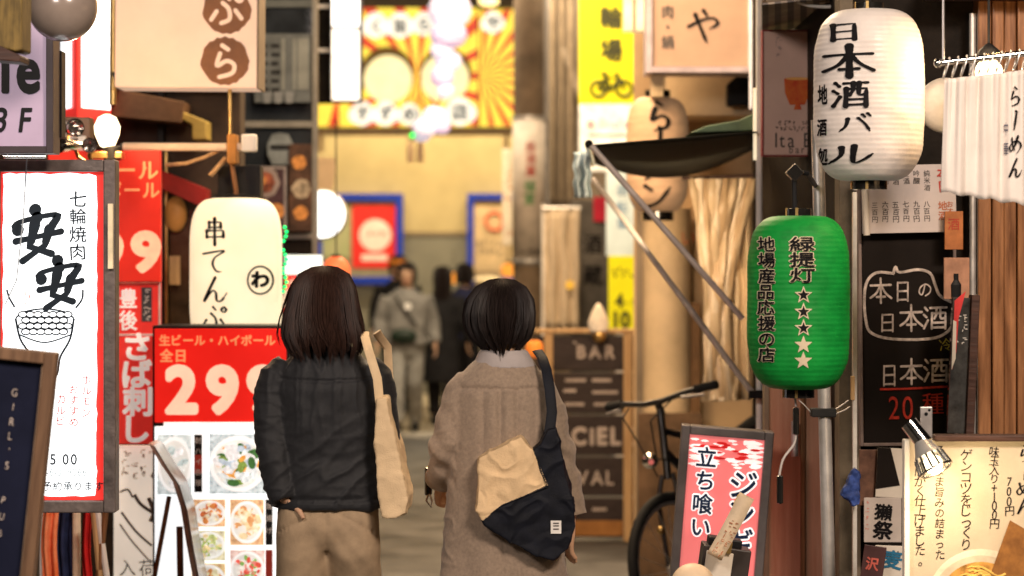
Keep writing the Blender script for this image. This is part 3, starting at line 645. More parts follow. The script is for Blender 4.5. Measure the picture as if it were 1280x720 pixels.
# unlit globe, eave end
t = thing('globe_lamp', 'unlit brownish frosted globe lamp at the top left', 'lamp', 78, 52, 6.95); k = 6.95/F
q = MB(); q.ball((0, 0, 43.5*k), 43.5*k, seg=40, rings=24); q.build('globe', mat('frosted_globe', (.27, .215, .18), .22, var=.08, coat=.4), t, smooth=True)
q = MB(); q.lathe([(14*k, 85*k), (16*k, 92*k), (5*k, 96*k), (.004, 96*k), (.004, .6)], 20); q.build('cap', M['black'], t)
t = thing('eave_end', 'olive brown timber eave end hanging at the top left corner', 'eave', 8, 78, 6.0)
q = MB(); q.prism([L(t, *p) for p in ((-40, -60), (28, -60), (27, 62), (20, 64), (-40, 50))], 0, .12); q.build('board', mat('olive_wood', (.16, .105, .03), .6, var=.4, aniso=(9, 9, 1.2)), t, bevel=.004); q = MB(); q.prism([L(t, *p) for p in ((-40, 50), (0, 57), (27, 70), (26, 78), (-40, 72))], -.01, .1); q.build('trim', M['wooddark'], t, bevel=.003)
# red and white corner lightbox
t = thing('corner_lightbox', 'white two sided lightbox with red edges above the bare bulb', 'sign', 98, 146, 10.3); k = 10.3/F
A, Bc, C = (L(t, 62, 0)[0], .26), (L(t, 97, 0)[0], 0), (L(t, 128.5, 0)[0], .20); zt, zb = L(t, 0, -60)[1], 0
def slab(q, a, b, z0, z1, off, mi=0):
    dx, dy = b[0]-a[0], b[1]-a[1]; l = sqrt(dx*dx+dy*dy); nx, ny = dy/l*off, -dx/l*off
    q.add([(a[0]+nx, a[1]+ny, z0), (b[0]+nx, b[1]+ny, z0), (b[0]+nx, b[1]+ny, z1), (a[0]+nx, a[1]+ny, z1)], [(0, 1, 2, 3)], mi)
q = MB(); pp = [A, Bc, C, (.0, .5)]; q.add([(x, y, z) for z in (zb, zt) for x, y in pp], [(3, 2, 1, 0), (4, 5, 6, 7), (0, 1, 5, 4), (1, 2, 6, 5), (2, 3, 7, 6), (3, 0, 4, 7)]); q.build('case', M['redglow'], t)
mixp = lambda a, b, f: (a[0]+(b[0]-a[0])*f, a[1]+(b[1]-a[1])*f)
q = MB(); slab(q, mixp(A, Bc, .05), mixp(A, Bc, .68), L(t, 0, 133)[1], zt-.02, .004); q.build('face', M['whiteglow'], t)
q = MB(); slab(q, mixp(Bc, C, .10), mixp(Bc, C, .97), L(t, 0, 134)[1], zt-.02, .004); q.build('face', M['whiteglow'], t)
txt(t, '営業', 104, 40, 19, mat('teal_ink', (.30, .52, .52), .6), v=True, pitch=1.3, y=.06); txt(t, '中', 104, 98, 19, mat('teal_ink2', (.25, .5, .55), .6), y=.06)
# spot lamps and bare bulb
t = thing('bare_bulb', 'glowing bare bulb in a holder below the red edged lightbox', 'lamp', 136, 196, 9.0); k = 9/F
a = L(t, 134, 162); q = MB(); q.lathe([(2*k, -24*k), (9*k, -20*k), (15*k, -6*k), (16*k, 4*k), (11*k, 15*k), (3*k, 19*k)], 24, (a[0], 0, a[1])); q.build('bulb', mat('bulb_glass', (1, .9, .7), .2, emit=5.5, ec=(1, .80, .50)), t, smooth=True)
q = MB(); q.lathe([(11*k, -38*k), (12*k, -22*k), (8*k, -20*k)], 20, (a[0]+6*k, .01, a[1])); q.build('holder', M['black'], t); pbox(t, 'base', 110, 190, 153, 198, -.02, .06, M['gold'])
light('POINT', P(134, 162, 8.9), 12, (1, .62, .28), size=.05)
for i, (x, y, rr, yw, lb) in enumerate(((92, 160, 11, 30, 'upper chrome spot lamp turned sideways left of the bare bulb'), (80, 181, 10, -35, 'lower chrome spot lamp close above the grill sign'), (112, 182, 9, 10, 'smallest chrome spot lamp right under the red edged lightbox'))):
    t = thing('spot_lamp', lb, 'lamp', x, y+14, 8.7, yaw=yw, group='spot lamps by the bulb'); k = 8.7/F
    q = MB(); q.lathe([(4*k, .09), (6*k, .06), (rr*k, -.0), (rr*k*1.06, -.02), (rr*k*.9, -.022), (rr*k*.4, .02)], 24, (0, 0, 14*k), axis='y'); q.build('head', M['chrome'], t, smooth=True); MB().tube([(0, .05, 14*k), (0, .07, 0), (.03, .1, -.03)], .006, 8).build('arm', M['gold'], t)
t = thing('meter_box', 'small brass and chrome electric box behind the spot lamps', 'electric box', 92, 200, 9.3); pbox(t, 'case', 72, 146, 112, 200, 0, .1, mat('box_umber', (.16, .10, .07), .4, .5)); pbox(t, 'cover', 78, 152, 96, 174, -.02, 0, M['alu']); pbox(t, 'cover', 98, 170, 108, 194, -.02, 0, M['steel'])
# big peach sign ぷら
t = thing('tempura_sign', 'big peach white sign with two brown rounds holding white characters', 'sign', 233, 111, 9.3, roll=.4); k = 9.3/F
PE = mat('peach_acrylic', '#c9a184', .45, var=.04, emit=.52, ec='#fcdabb')
pbox(t, 'box', 143, -170, 322, 109.5, 0, .22, PE, .006); BR = mat('brown_vinyl', (.20, .085, .035), .5, var=.2, emit=.12, ec=(.2, .08, .035))
for i, (cx, cy, ch) in enumerate(((282, -70, 'て'), (282, 0, 'ん'), (283, 12, 'ぷ'), (281, 76, 'ら'))):
    if ch in 'てん': cy = -118 if ch == 'て' else -53
    q = MB(); q.disc(*L(t, cx, cy), 30*k, -.004, 30*k, 36, wob=.04); q.build('round_patch', BR, t)
    txt(t, ch, cx-21, cy-21, 42, M['white'] if False else PE, y=-.008, brush=-13)
pbox(t, 'edge', 321, -170, 323.5, 110, -.01, .23, M['beige']); q = MB(); q.tube([(L(t, 139, 0)[0], .05, L(t, 0, 96)[1]), (L(t, 152, 0)[0], .05, L(t, 0, 92)[1])], .02, 10); q.build('clamp', M['black'], t); q = MB(); q.tube([(L(t, 138, 0)[0], .06, L(t, 0, -160)[1]), (L(t, 138, 0)[0], .06, L(t, 0, 130)[1])], .014, 10); q.build('pole', M['gold'], t, smooth=True)
# bracket with bar and rod
t = thing('sign_bracket', 'pale horizontal bar with end block, rod and orange clamp below the peach sign', 'bracket', 290, 252, 9.35); k = 9.35/F
q = MB(); q.tube([(L(t, 154, 0)[0], 0, L(t, 0, 183.5)[1]), (L(t, 306, 0)[0], 0, L(t, 0, 184)[1])], 5.2*k, 16); q.build('bar', mat('pale_pipe', (.80, .64, .48), .4, var=.08), t, smooth=True)
pbox(t, 'end_cap', 302, 168, 321, 190, -.03, .03, M['white'], .008); q = MB(); q.tube([(L(t, 286, 0)[0], .03, L(t, 0, 100)[1]), (L(t, 287, 0)[0], .03, L(t, 0, 185)[1])], 2.6*k, 10); q.build('rod', M['gold'], t, smooth=True)
q = MB(); q.tube([(L(t, 288, 0)[0], 0.03, L(t, 0, 200)[1]), (L(t, 294, 0)[0], .03, L(t, 0, 238)[1]), (L(t, 294, 0)[0], .03, L(t, 0, 252)[1])], 3*k, 10); q.build('rod', M['woodbrown'], t, smooth=True)
pbox(t, 'clamp', 285, 168, 297, 205, -.04, .05, mat('orange_clamp', (.50, .22, .05), .5), .006)
for p, w, m in (([(205, 206), (232, 204), (256, 196), (272, 188)], 2.4, M['woodlight']), ([(262, 219), (282, 197)], 3.2, M['woodlight']), ([(154, 184), (146, 190), (144, 196)], 6, M['black'])):
    q = MB(); q.tube([(L(t, x, 0)[0], .02, L(t, 0, y)[1]) for x, y in p], w*k, 8); q.build('strut', m, t, smooth=True)
pbox(t, 'junction', 268, 206, 322, 262, .10, .22, M['black'])
# price banner behind the grill sign
t = thing('price_banner', 'red drink price banner partly hidden by the tall white grill sign', 'banner', 140, 352, 9.25); k = 9.25/F
pbox(t, 'panel', 60, 188, 201, 352, 0, .03, mat('banner_red', '#c9291d', .45, var=.06, emit=.42, ec='#d82c1c'))
OR = mat('orange_letter', (.95, .35, .14), .5, emit=.4, ec=(1, .38, .16))
txt(t, '生ビール', 88, 199, 27, OR, y=-.004, bold=.02); txt(t, '・', 170, 199, 22, OR, y=-.004); txt(t, 'ハイボール', 82, 226, 23, OR, y=-.004, bold=.02); txt(t, '299', 66, 286, 54, mat('peach_letter', (1, .55, .38), .5, emit=.55, ec=(1, .50, .32)), y=-.004, bold=.05, sx=1.36, pitch=.99)
t = thing('fish_banner', 'narrow red banner with white brushed hiragana below the price banner', 'banner', 174, 556, 9.3); k = 9.3/F
pbox(t, 'panel', 146, 353, 201, 555, 0, .02, mat('banner_scarlet', '#d8322a', .5, var=.08, emit=.40, ec='#d8322a')); frame(t, 'border', 146, 353, 201, 420, 3, -.004, 0, mat('pale_pink', (.85, .62, .60), .5)); pbox(t, 'label', 177, 359, 190, 402, -.005, 0, mat('charcoal_label', (.06, .06, .07), .5))
WL = mat('white_letter', (.9, .84, .8), .5, emit=.35, ec=(1, .9, .85))
txt(t, '豊後', 149, 360, 26, WL, v=True, pitch=1.05, y=-.006, bold=.022, sx=.9); txt(t, 'さば刺し', 152, 414, 38, WL, v=True, pitch=.90, y=-.007, bold=.036, sx=1.05); scribble(t, 178, 361, 189, 400, M['white'], 6, 1, 9, y=-.008, w=1.2)
t = thing('fish_poster', 'off white poster with ink drawing of fish below the narrow red banner', 'poster', 174, gnd(9.35), 9.35)
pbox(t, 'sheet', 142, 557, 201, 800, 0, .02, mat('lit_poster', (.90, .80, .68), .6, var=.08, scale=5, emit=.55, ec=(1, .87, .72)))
q = MB()
for p, w in (([(152, 640), (170, 664), (190, 682)], 3.5), ([(150, 655), (165, 676), (186, 700)], 2.5), ([(168, 618), (176, 630), (190, 640)], 5), ([(186, 622), (192, 640), (188, 652)], 6), ([(150, 615), (160, 612), (166, 622)], 3)): q.tube([(L(t, x, 0)[0], -.004, L(t, 0, y)[1]) for x, y in catmull(p)], w*k*.5, 6, flat=.3, up=(0, 1, 0))
q.build('ink_drawing', mat('soft_ink', (.20, .16, .13), .7, var=.4), t); scribble(t, 150, 560, 196, 600, mat('faint_ink', (.62, .52, .42), .6), 3, 4, 33, y=-.004, w=1.4); txt(t, '入荷', 148, 698, 24, M['inkgrey'], y=-.004, jit=.1); MB().box(-.08, .08, 0, .2, 0, L(t, 0, 800)[1]).build('stand', M['black'], t)
# 299 menu light box
t = thing('menu_lightbox', 'red and white lit price box with big 299 above rows of food photos', 'sign', 274, gnd(8.95), 8.95); k = 8.95/F
pbox(t, 'case', 190.5, 407, 362, gnd(8.95)-4, .005, .3, M['black'], .004)
pbox(t, 'price_panel', 193.5, 411, 358, 528, -.006, .2, mat('lit_red_panel', '#d61f18', .35, var=.05, emit=.62, ec='#dc1f16')); CR = mat('lit_cream_letter', (.5, .35, .25), .4, emit=.80, ec=(1, .66, .45))
txt(t, '生ビール・ハイボール', 199, 418, 14.6, OR, y=-.009, bold=.03, pitch=1.0); txt(t, '全日', 200, 436, 17, OR, y=-.009, bold=.03); txt(t, '299', 203, 453, 64, CR, y=-.009, bold=.05, sx=1.24, pitch=.99)
pbox(t, 'menu_panel', 193.5, 533, 358, 850, -.006, .2, mat('lit_menu', (.92, .96, .96), .35, var=.03, emit=1.05)); pbox(t, 'divider', 205, 527.5, 358, 533, -.012, .2, mat('lit_strip', (1, .9, .8), .4, emit=1.0))
def food(u, x0, y0, x1, y1, cols, seed, n=26, big=.2):
    rn = random.Random(seed); q = MB(); a, b = L(u, x0, y1); c, d = L(u, x1, y0); q.flat([(a, b), (c, b), (c, d), (a, d)], -.009, 0)
    cx, cz, W2, H2 = (a+c)/2, (b+d)/2, (c-a)/2, (d-b)/2; cl = lambda x, z: (max(a, min(c, x)), max(b, min(d, z)))
    for j, f in enumerate((.98, .84)): q.flat([cl(cx+W2*f*cos(g)*1.02, cz+H2*f*sin(g)*.95) for g in [2*pi*i/30 for i in range(30)]], -.0091-.0001*j, len(cols)+j)
    for i in range(n*2):
        g, rr = rn.uniform(0, 2*pi), rn.random()**.6*.68; rx = W2*rn.uniform(.10, big*1.3); rz = rx*rn.uniform(.3, .8); x = cx+W2*rr*cos(g); z = cz+H2*rr*sin(g); an = rn.random()*pi
        q.flat([cl(x+rx*cos(g)*cos(an)-rz*sin(g)*sin(an), z+rx*cos(g)*sin(an)*.8+rz*sin(g)*cos(an)) for g in [2*pi*j/10 for j in range(10)]], -.0094-.00006*i, 1+i % (len(cols)-1))
    return q.build('food_photo', [mat('food', cc, .4, var=.3, scale=70, emit=.72) for cc in cols]+[mat('plate', '#eef0ee', .3, var=.05, emit=.8), mat('plate_well', '#dfe0da', .3, var=.08, emit=.7)], u)
food(t, 197, 543, 240, 618, ('#cfdcdc', '#e8efee', '#bccccb', '#dfe6e0'), 1, 9, .3); food(t, 262, 542, 334, 617, ('#c9d8dc', '#eef2f4', '#7f9a4a', '#d9e4ea', '#e3a24a', '#3f6a37', '#f4f6f8', '#b9c9d6'), 2, 40, .22)
food(t, 242, 624, 282, 658, ('#eeb787', '#f6d6b0', '#d88a4a', '#f4e6d4', '#c96a3a'), 3); food(t, 288, 624, 330, 681, ('#e9b98a', '#f2d3a8', '#dba06a', '#f7e2c6'), 4, 30, .24)
food(t, 240, 663, 282, 700, ('#e6ddb8', '#c9d48a', '#f4efdc', '#9fb45a', '#e9cf9c'), 5); food(t, 288, 687, 331, 735, ('#eec9c0', '#e0837a', '#f7e3da', '#7fae5a', '#e25a4a'), 6); food(t, 240, 704, 282, 745, ('#efc58f', '#f6e0b8', '#cf8a4c'), 7); food(t, 200, 740, 235, 800, ('#e6b080', '#f2d5a8', '#b86a3a'), 8); food(t, 240, 752, 330, 830, ('#e8c090', '#f6e0b8', '#a85a3a', '#6f9a4a'), 9)
pbox(t, 'name_label', 243, 543, 253, 615, -.0085, 0, M['black']); txt(t, '酎ハイ各種', 244, 546, 8.5, M['white'], v=True, pitch=1.55, y=-.0115); pbox(t, 'red_label', 243, 568, 253, 592, -.0095, 0, M['redink']); pbox(t, 'name_label', 332, 624, 341, 681, -.0085, 0, M['black']); txt(t, '唐揚げ', 332.5, 628, 8.5, M['white'], v=True, pitch=1.8, y=-.0115); pbox(t, 'name_label', 332, 687, 341, 735, -.0085, 0, M['redink'])
for x in (200, 345): pbox(t, 'castor', x, 855, x+8, gnd(8.95), .1, .15, M['rubber'])
# glowing tempura lantern
def lantern_prof(r, h, e=3.2, n=90, ribs=26, rip=.0012, rt=.62):
    out = []
    for i in range(n+1):
        z = h*i/n; u = abs(2*z/h-1); rr = r*(rt+(1-rt)*(1-u**e)**(1/2.0)) if True else r
        out.append((rr-rip*(.5-.5*cos(2*pi*ribs*i/n)), z))
    return out
def prof_r(pr, z):
    z = max(0, min(pr[-1][1], z)); i = min(len(pr)-2, int(z/pr[-1][1]*(len(pr)-1))); return pr[i][0]
def on_lantern(pr, z0=0):
    mx = max(p[0] for p in pr)
    def f(v):
        r = prof_r(pr, v.z-z0)+.0032; x = max(-r*.985, min(r*.985, v.x)); return Vector((x, -sqrt(r*r-x*x)+v.y+.003, v.z))
    return f
t = thing('lit_lantern', 'glowing cream paper lantern with black brushed column of characters', 'lantern', 295, 440, 9.45); k = 9.45/F
pr = lantern_prof(57.5*k, 192*k, 5, 90, 0, 0, .5); q = MB(); q.lathe(pr, 56); q.build('shade', mat('glowing_paper', (.5, .45, .34), .6, var=.03, scale=4, emit=.92, ec=(1, .83, .55)), t, smooth=True)
f = on_lantern(pr); txt(t, '串てんぷら', 258, 274, 33, INK, v=True, pitch=1.08, brush=11, warp=f, sx=1.0, jit=.05)
q = MB(); a = L(t, 330, 350)
for rr, w in ((17, 2.6),): q.tube([(a[0]+rr*k*.85*cos(2*pi*i/28), 0, a[1]+rr*k*sin(2*pi*i/28)) for i in range(29)], w*k*.5, 5)
o = q.build('crest', INK, t)
for v in o.data.vertices: v.co = f(v.co)
txt(t, 'わ', 319, 338, 22, INK, brush=0, bold=.06, warp=f)
MB().lathe([(27*k, 190*k), (28*k, 196*k), (12*k, 197*k), (3*k, 198*k), (3*k, 204*k)], 24).build('cap', M['black'], t)
# easel and clutter below
t = thing('wooden_easel', 'brown wooden easel with a thin laminated board seen edge on', 'easel', 215, gnd(8.6), 8.6); k = 8.6/F
for p, w in (([(209, 622), (160, 890)], 5), ([(222, 660), (226, 880)], 7)): q = MB(); q.tube([(L(t, x, 0)[0], .05, max(0.005, L(t, 0, y)[1])) for x, y in p], w*k*.6, 4); q.build('leg', M['woodbrown'], t)
q = MB(); vs = [(191, 553), (206, 578), (221, 600), (231, 632), (238, 676), (250, 740), (262, 800)]; q.prism([L(t, x-3, y) for x, y in vs]+[L(t, x+3, y+3) for x, y in vs[::-1]], -.05, .15); q.build('board', mat('laminate_board', (.20, .14, .11), .2, var=.7, scale=8, c2=(.50, .44, .38)), t); q = MB(); q.prism([L(t, x+3.5, y+2) for x, y in vs]+[L(t, x+6, y+5) for x, y in vs[::-1]], -.05, .15); q.build('sleeve', mat('grey_sleeve', (.34, .34, .33), .15), t)
t = thing('cloth_banner', 'orange patterned cloth banner below the tall grill sign', 'banner', 60, gnd(8.3), 8.3); k = 8.3/F
def cloth(u, name, x0, y0, x1, y1, m, n=4, amp=.01, thick=.003):
    q = MB(); a, b = L(u, x0, y1); c, d = L(u, x1, y0); N = 36; vs = []
    for j in range(13):
        for i in range(N+1): x = i/N; vs.append((a+(c-a)*x+.004*sin(j*1.3), amp*sin(2*pi*n*x+.35*sin(j*.7))*(.5+.5*j/12)+amp*.4*sin(9*x+j*.5), d+(b-d)*j/12))
    q.add(vs, [(j*(N+1)+i, j*(N+1)+i+1, (j+1)*(N+1)+i+1, (j+1)*(N+1)+i) for j in range(12) for i in range(N)])
    o = q.build(name, m, u, smooth=True); o.modifiers.new('s', 'SOLIDIFY').thickness = thick; return o
cloth(t, 'cloth', 52, 600, 72, 860, mat('orange_cloth', (.70, .14, .04), .8, var=.5, scale=16, c2=(.85, .33, .16)), 2, .015); MB().tube([(L(t, 51, 0)[0], .02, 0), (L(t, 51, 0)[0], .02, .95)], .009, 10).build('pole', M['white'], t)
t = thing('cloth_banner', 'navy cloth hanging between the orange banner and a white pole', 'banner', 82, gnd(8.4), 8.4); cloth(t, 'cloth', 72, 600, 93, 860, mat('navy_cloth', (.02, .03, .085), .8, var=.5, scale=9), 2, .012); MB().tube([(L(t, 97, 0)[0], -.02, 0), (L(t, 97, 0)[0], -.02, 1.0)], .0145, 12).build('pole', mat('pole_cream', (.75, .62, .45), .4), t)
t = thing('cloth_banner', 'bright red cloth furled beside the white pole', 'banner', 110, gnd(8.5), 8.5); cloth(t, 'cloth', 103, 600, 115, 870, mat('red_cloth', (.62, .02, .02), .7, var=.25, scale=10), 1.5, .02)
t = thing('folding_stand', 'folding stand of pale and golden legs under the grill sign', 'stand', 132, gnd(8.2), 8.2)
for a0, a1, m in (((117, 640), (140, 860), M['woodlight']), ((122, 640), (158, 860), M['white']), ((132, 640), (98, 860), M['woodbrown'])): q = MB(); q.tube([(L(t, a0[0], 0)[0], 0, L(t, 0, a0[1])[1]), (L(t, a1[0], 0)[0], .04, .01)], .011, 8); q.build('leg', m, t)

# ================================================================== right hand side
# white and green lanterns
def lantern(name, label, cx, ytop, ybot, rpx, d, m, e, rt, cap_px, ribs):
    t = thing(name, label, 'lantern', cx, ybot, d); k = d/F; h = (ybot-ytop)*k
    pr = lantern_prof(rpx*k, h, e, 220, ribs, .0006, rt); q = MB(); q.lathe(pr, 72); q.v = [tuple(Vector(v)+Vector((v[0], v[1], 0))*(.016*fbm(Vector((v[0]*7, v[1]*7, v[2]*16)), 3))) for v in q.v]; q.build('shade', m, t, smooth=True)
    rc = cap_px*k
    q = MB(); q.lathe([(rc, -11*k), (rc, .004), (rc*.7, .004)], 40); q.build('bottom_ring', M['gloss'], t, bevel=.001)
    q = MB(); q.lathe([(rc*.8, h-.004), (rc*.8, h+9*k), (rc*.55, h+9*k)], 40); q.build('top_ring', M['gloss'], t, bevel=.001)
    for zz, rr in ((-11*k, rc), (h, rc*.8)):
        for a in (-.25, -1.35, 2.2): q = MB(); q.box(-.004, .004, -.001, .002, .001, 10*k); q.build('clip', M['gold'], t, loc=(rr*sin(a), -rr*cos(a)-.001, zz), rot=(0, 0, a))
    return t, on_lantern(pr), h
WP = mat('white_lantern_paper', (.60, .54, .495), .45, var=.09, scale=7, coat=.06, spec=.3, emit=.07, ec=(1, .84, .74), bump=.4, bscale=30)  # weak glow put into the unlit lantern's paper to brighten it
t, f, h = lantern('white_lantern', 'big white ribbed paper lantern brushed with a black column of characters', 1086, 13, 226, 69, 6.8, WP, 4.2, .42, 23, 34); k = 6.8/F
for ch, x, y, w, hh in (('日', 1027, 33, 42, 23), ('本', 1023, 62, 60, 39), ('酒', 1034, 104, 42, 34), ('バ', 1040, 146, 40, 25), ('ル', 1030, 183, 52, 25)):
    txt(t, ch, x, y, hh, INK, sx=w/hh, brush=13 if ch in '日本酒' else 12, warp=f)
for ch, x, y, w, hh in (('地', 1019, 108, 10, 26), ('酒', 1018.5, 150, 10, 22), ('処', 1020, 186, 11, 22)): txt(t, ch, x, y, hh, INK, sx=w/hh, bold=.03, warp=f)
q = MB(); q.tube([(-.002, 0, h+.02), (-.012, 0, h+.08), (-.012, 0, h+.5)], .010, 10); q.build('hanger', M['black'], t)
GP = mat('green_lantern_paper', (.004, .25, .035), .55, var=.25, scale=6, spec=.22, bump=.4, bscale=30)
t, f, h = lantern('green_lantern', 'green ribbed paper lantern with black and cream lettering and five stars', 998, 270, 486, 64, 6.75, GP, 4.6, .42, 20, 34); k = 6.75/F
CRM = mat('cream_outline', (.62, .52, .36), .6, var=.1)
for ch, y in (('緑', 296), ('提', 315), ('灯', 334)):
    txt(t, ch, 979, y, 19, CRM, sx=1.72, bold=.055, warp=f); o = txt(t, ch, 979, y, 19, INK, y=-.0065, sx=1.72, bold=.016, warp=f)
for i, ch in enumerate('地場産品応援の店'):
    txt(t, ch, 943-(1 if i in (3, 4) else 0), 296+i*19.4, 19.5, CRM, sx=1.05, bold=.06, warp=f); txt(t, ch, 943-(1 if i in (3, 4) else 0), 296+i*19.4, 19.5, INK, y=-.0065, sx=1.05, bold=.02, warp=f)
for i, y in enumerate((368, 388.5, 408.5, 429, 448.5)):
    for rr, m, dy in (((11.5, CRM, 0), (7.6, INK, -.0012)) if i < 3 else ((11.5, CRM, 0),)):
        q = MB(); a = L(t, 996.5, y); q.flat([(a[0]+(rr if j % 2 == 0 else rr*.42)*k*sin(pi*j/5), a[1]+(rr if j % 2 == 0 else rr*.42)*k*cos(pi*j/5)) for j in range(10)], -.003+dy)
        o = q.build('star', m, t)
        for v in o.data.vertices: v.co = f(v.co)
q = MB(); q.tube([(-.01, 0, h+.02), (-.012, 0, h+.10), (-.010, .01, h+.125), (.03, .05, h+.122), (.10, .42, h+.10)], .0075, 10); q.build('hanger', M['black'], t)
q = MB(); c = L(t, 993, 216); r_ = .026; q.prism([(c[0]-r_, c[1]), (c[0], c[1]+r_), (c[0]+r_, c[1]), (c[0], c[1]-r_)], -.02, .02); q.build('clasp', M['gloss'], t, bevel=.003)
q = MB(); q.tube([(L(t, x, 0)[0], 0, L(t, 0, y)[1]) for x, y in catmull([(993, 490), (995, 508)])], .003, 8); q.tube([(L(t, x, 0)[0], 0, L(t, 0, y)[1]) for x, y in catmull([(995, 543), (992, 556), (979, 574), (974, 595)])], .0035, 8); q.build('cord', mat('grey_cord', (.42, .38, .36), .5), t, smooth=True)
for x0, y0, y1 in ((995, 509, 544), (975, 594, 630)): q = MB(); a = L(t, x0, y1); q.lathe([(.003, 0), (.009, .003), (.009, (y1-y0)*k-.003), (.003, (y1-y0)*k)], 16, (a[0], 0, a[1])); q.build('weight', M['gloss'], t, smooth=True)
# awning
t = thing('canvas_awning', 'dark green canvas awning on slanting white arms over the tavern', 'awning', 840, 225, 9.6); k = 9.6/F
inv = lambda px, py, d: P(px, py, d)-t.location
q = MB(); N = 16; vs = []
for j in range(N+1):
    v = j/N
    for i in range(N+1):
        u = i/N; a = inv(736+(946-736)*u, 181-17*u, 9.0); b = inv(741+(946-741)*u, 203-20*u, 11.0); p = a.lerp(b, v)
        p.z -= (.075*sin(pi*min(1, u*1.02))**.9)*sin(pi*(.25+.75*v))*1.4 if False else (.10*sin(pi*u)*v); vs.append(p)
q.add(vs, [(j*(N+1)+i, j*(N+1)+i+1, (j+1)*(N+1)+i+1, (j+1)*(N+1)+i) for j in range(N) for i in range(N)])
o = q.build('canvas', mat('dark_canvas', (.013, .013, .008), .8, var=.3), t, smooth=True); o.modifiers.new('s', 'SOLIDIFY').thickness = .006
q = MB(); q.prism([tuple(inv(*p, 9.1).xz) for p in ((862, 166), (884, 157), (924, 150), (946, 140), (946, 163))], -.5, .3); q.build('top_roll', mat('green_canvas', (.14, .20, .12), .75, var=.2), t, bevel=.006)
q = MB(); q.tube([inv(736, 180, 9.0), inv(741, 204, 11.0)], .016, 10); q.build('front_bar', M['gloss'], t, smooth=True)
AL = mat('arm_alloy', (.52, .46, .42), .4, .35)
for a, b, w in ((inv(739, 182, 9.0), inv(928, 398, 9.2), .012), (inv(742, 224, 10.6), inv(941, 492, 9.0), .012)): q = MB(); q.tube([a, a.lerp(b, .5), b], w, 10); q.build('arm', AL, t, smooth=True)
q = MB(); c = inv(943, 493, 9.0); q.box(c.x-.02, c.x+.03, c.y-.02, c.y+.03, c.z-.015, c.z+.015); q.build('pivot', M['black'], t, bevel=.003)
t = thing('rain_sheet', 'pale blue plastic sheet hanging from the awning corner', 'plastic sheet', 728, 248, 10.2); cloth(t, 'sheet', 717, 190, 739, 247, mat('blue_plastic', (.42, .52, .56), .25, var=.3, scale=6), 2.5, .02)
t = thing('vinyl_curtain', 'translucent vinyl curtain gathered in front of the tavern', 'curtain', 900, 500, 10.9); k = 10.9/F
o = cloth(t, 'drape', 880, 224, 938, 500, mat('cloudy_vinyl', (.62, .46, .28), .4, var=.10, scale=5, coat=.12, spec=.3, bump=.5, bscale=9), 4, .03, .002)
rn = random.Random(31); VF = [mat('vinyl_fold', c_, .4, var=.1, coat=.12, spec=.3, bump=.4, bscale=20) for c_ in ((.54, .40, .25), (.66, .53, .38), (.48, .33, .19))]
for i, x0 in enumerate((864, 872, 880, 888, 897, 906, 916, 926, 935, 943)):       # gathered folds of the sheet
    x1 = 893+(x0-893)*.55+rn.uniform(-3, 3); x2 = 893+(x0-893)*.28+rn.uniform(-2, 2); x3 = 895+(x0-893)*.5+rn.uniform(-4, 4); w = rn.uniform(.008, .018)
    pts = catmull([(x0, 224), (x1, 300), (x2, 395), (x3, 500)], 6); q = MB(); q.tube([(L(t, x, 0)[0], -.06-.02*sin(j*.9+i), L(t, 0, y)[1]) for j, (x, y) in enumerate(pts)], [w*(1+.4*sin(j*1.1+i*2)) for j in range(len(pts))], 8, flat=.35)
    q.build('fold', VF[i % 3], t, smooth=True)
q = MB(); q.tube([(L(t, 852, 0)[0], -.02, L(t, 0, 223)[1]), (L(t, 950, 0)[0], -.02, L(t, 0, 219)[1])], .008, 10); q.build('rail', M['wooddark'], t)
# yellow cycle parking sign
t = thing('parking_sign', 'tall yellow bicycle parking sign with a cycle pictogram and white and blue panels', 'sign', 765, gnd(17.5), 17.5); k = 17.5/F
YS = mat('signal_yellow', (.54, .53, .008), .4, var=.05, emit=.16, ec=(.88, .86, 0))
pbox(t, 'panel', 724, -60, 804, 130, 0, .12, YS); pbox(t, 'white_panel', 724, 130, 804, 214, 0, .12, mat('sky_white', (.66, .74, .80), .4)); pbox(t, 'blue_panel', 758, 214, 800, 320, 0, .12, mat('pale_blue', (.52, .66, .74), .4, var=.15, scale=3)); pbox(t, 'tariff_panel', 761, 320, 800, 415, -.004, .12, YS); pbox(t, 'post', 770, 415, 790, gnd(17.5), .03, .1, M['steel'])
DK = mat('olive_black', (.03, .035, .01), .5)
txt(t, '駐輪場', 749, -34, 30, DK, v=True, pitch=1.36, y=-.004, bold=.035)
q = MB()
def ring(cx, cy, r, w): q.tube([(L(t, cx+r*cos(2*pi*i/24), 0)[0], -.006, L(t, 0, cy+r*sin(2*pi*i/24))[1]) for i in range(25)], w*k*.5, 6)
ring(748, 111, 9.5, 4.5); ring(780, 111, 9.5, 4.5)
for p in ([(748, 111), (757, 97), (773, 97), (764, 112), (748, 111)], [(757, 97), (764, 112)], [(780, 111), (772, 93), (768, 91)], [(757, 97), (755, 92), (751, 92), (759, 92)]): q.tube([(L(t, x, 0)[0], -.006, L(t, 0, y)[1]) for x, y in p], 2.2*k, 6)
q.build('cycle_pictogram', DK, t); txt(t, 'OnePark', 748, 148, 12, mat('logo_violet', (.30, .28, .45), .5), y=-.004, bold=.01); MB().disc(*L(t, 738, 155), 5*k, -.005).build('logo', mat('logo_pink', (.75, .25, .3), .5), t); pbox(t, 'rule', 736, 168, 796, 170, -.004, 0, M['inkgrey'])
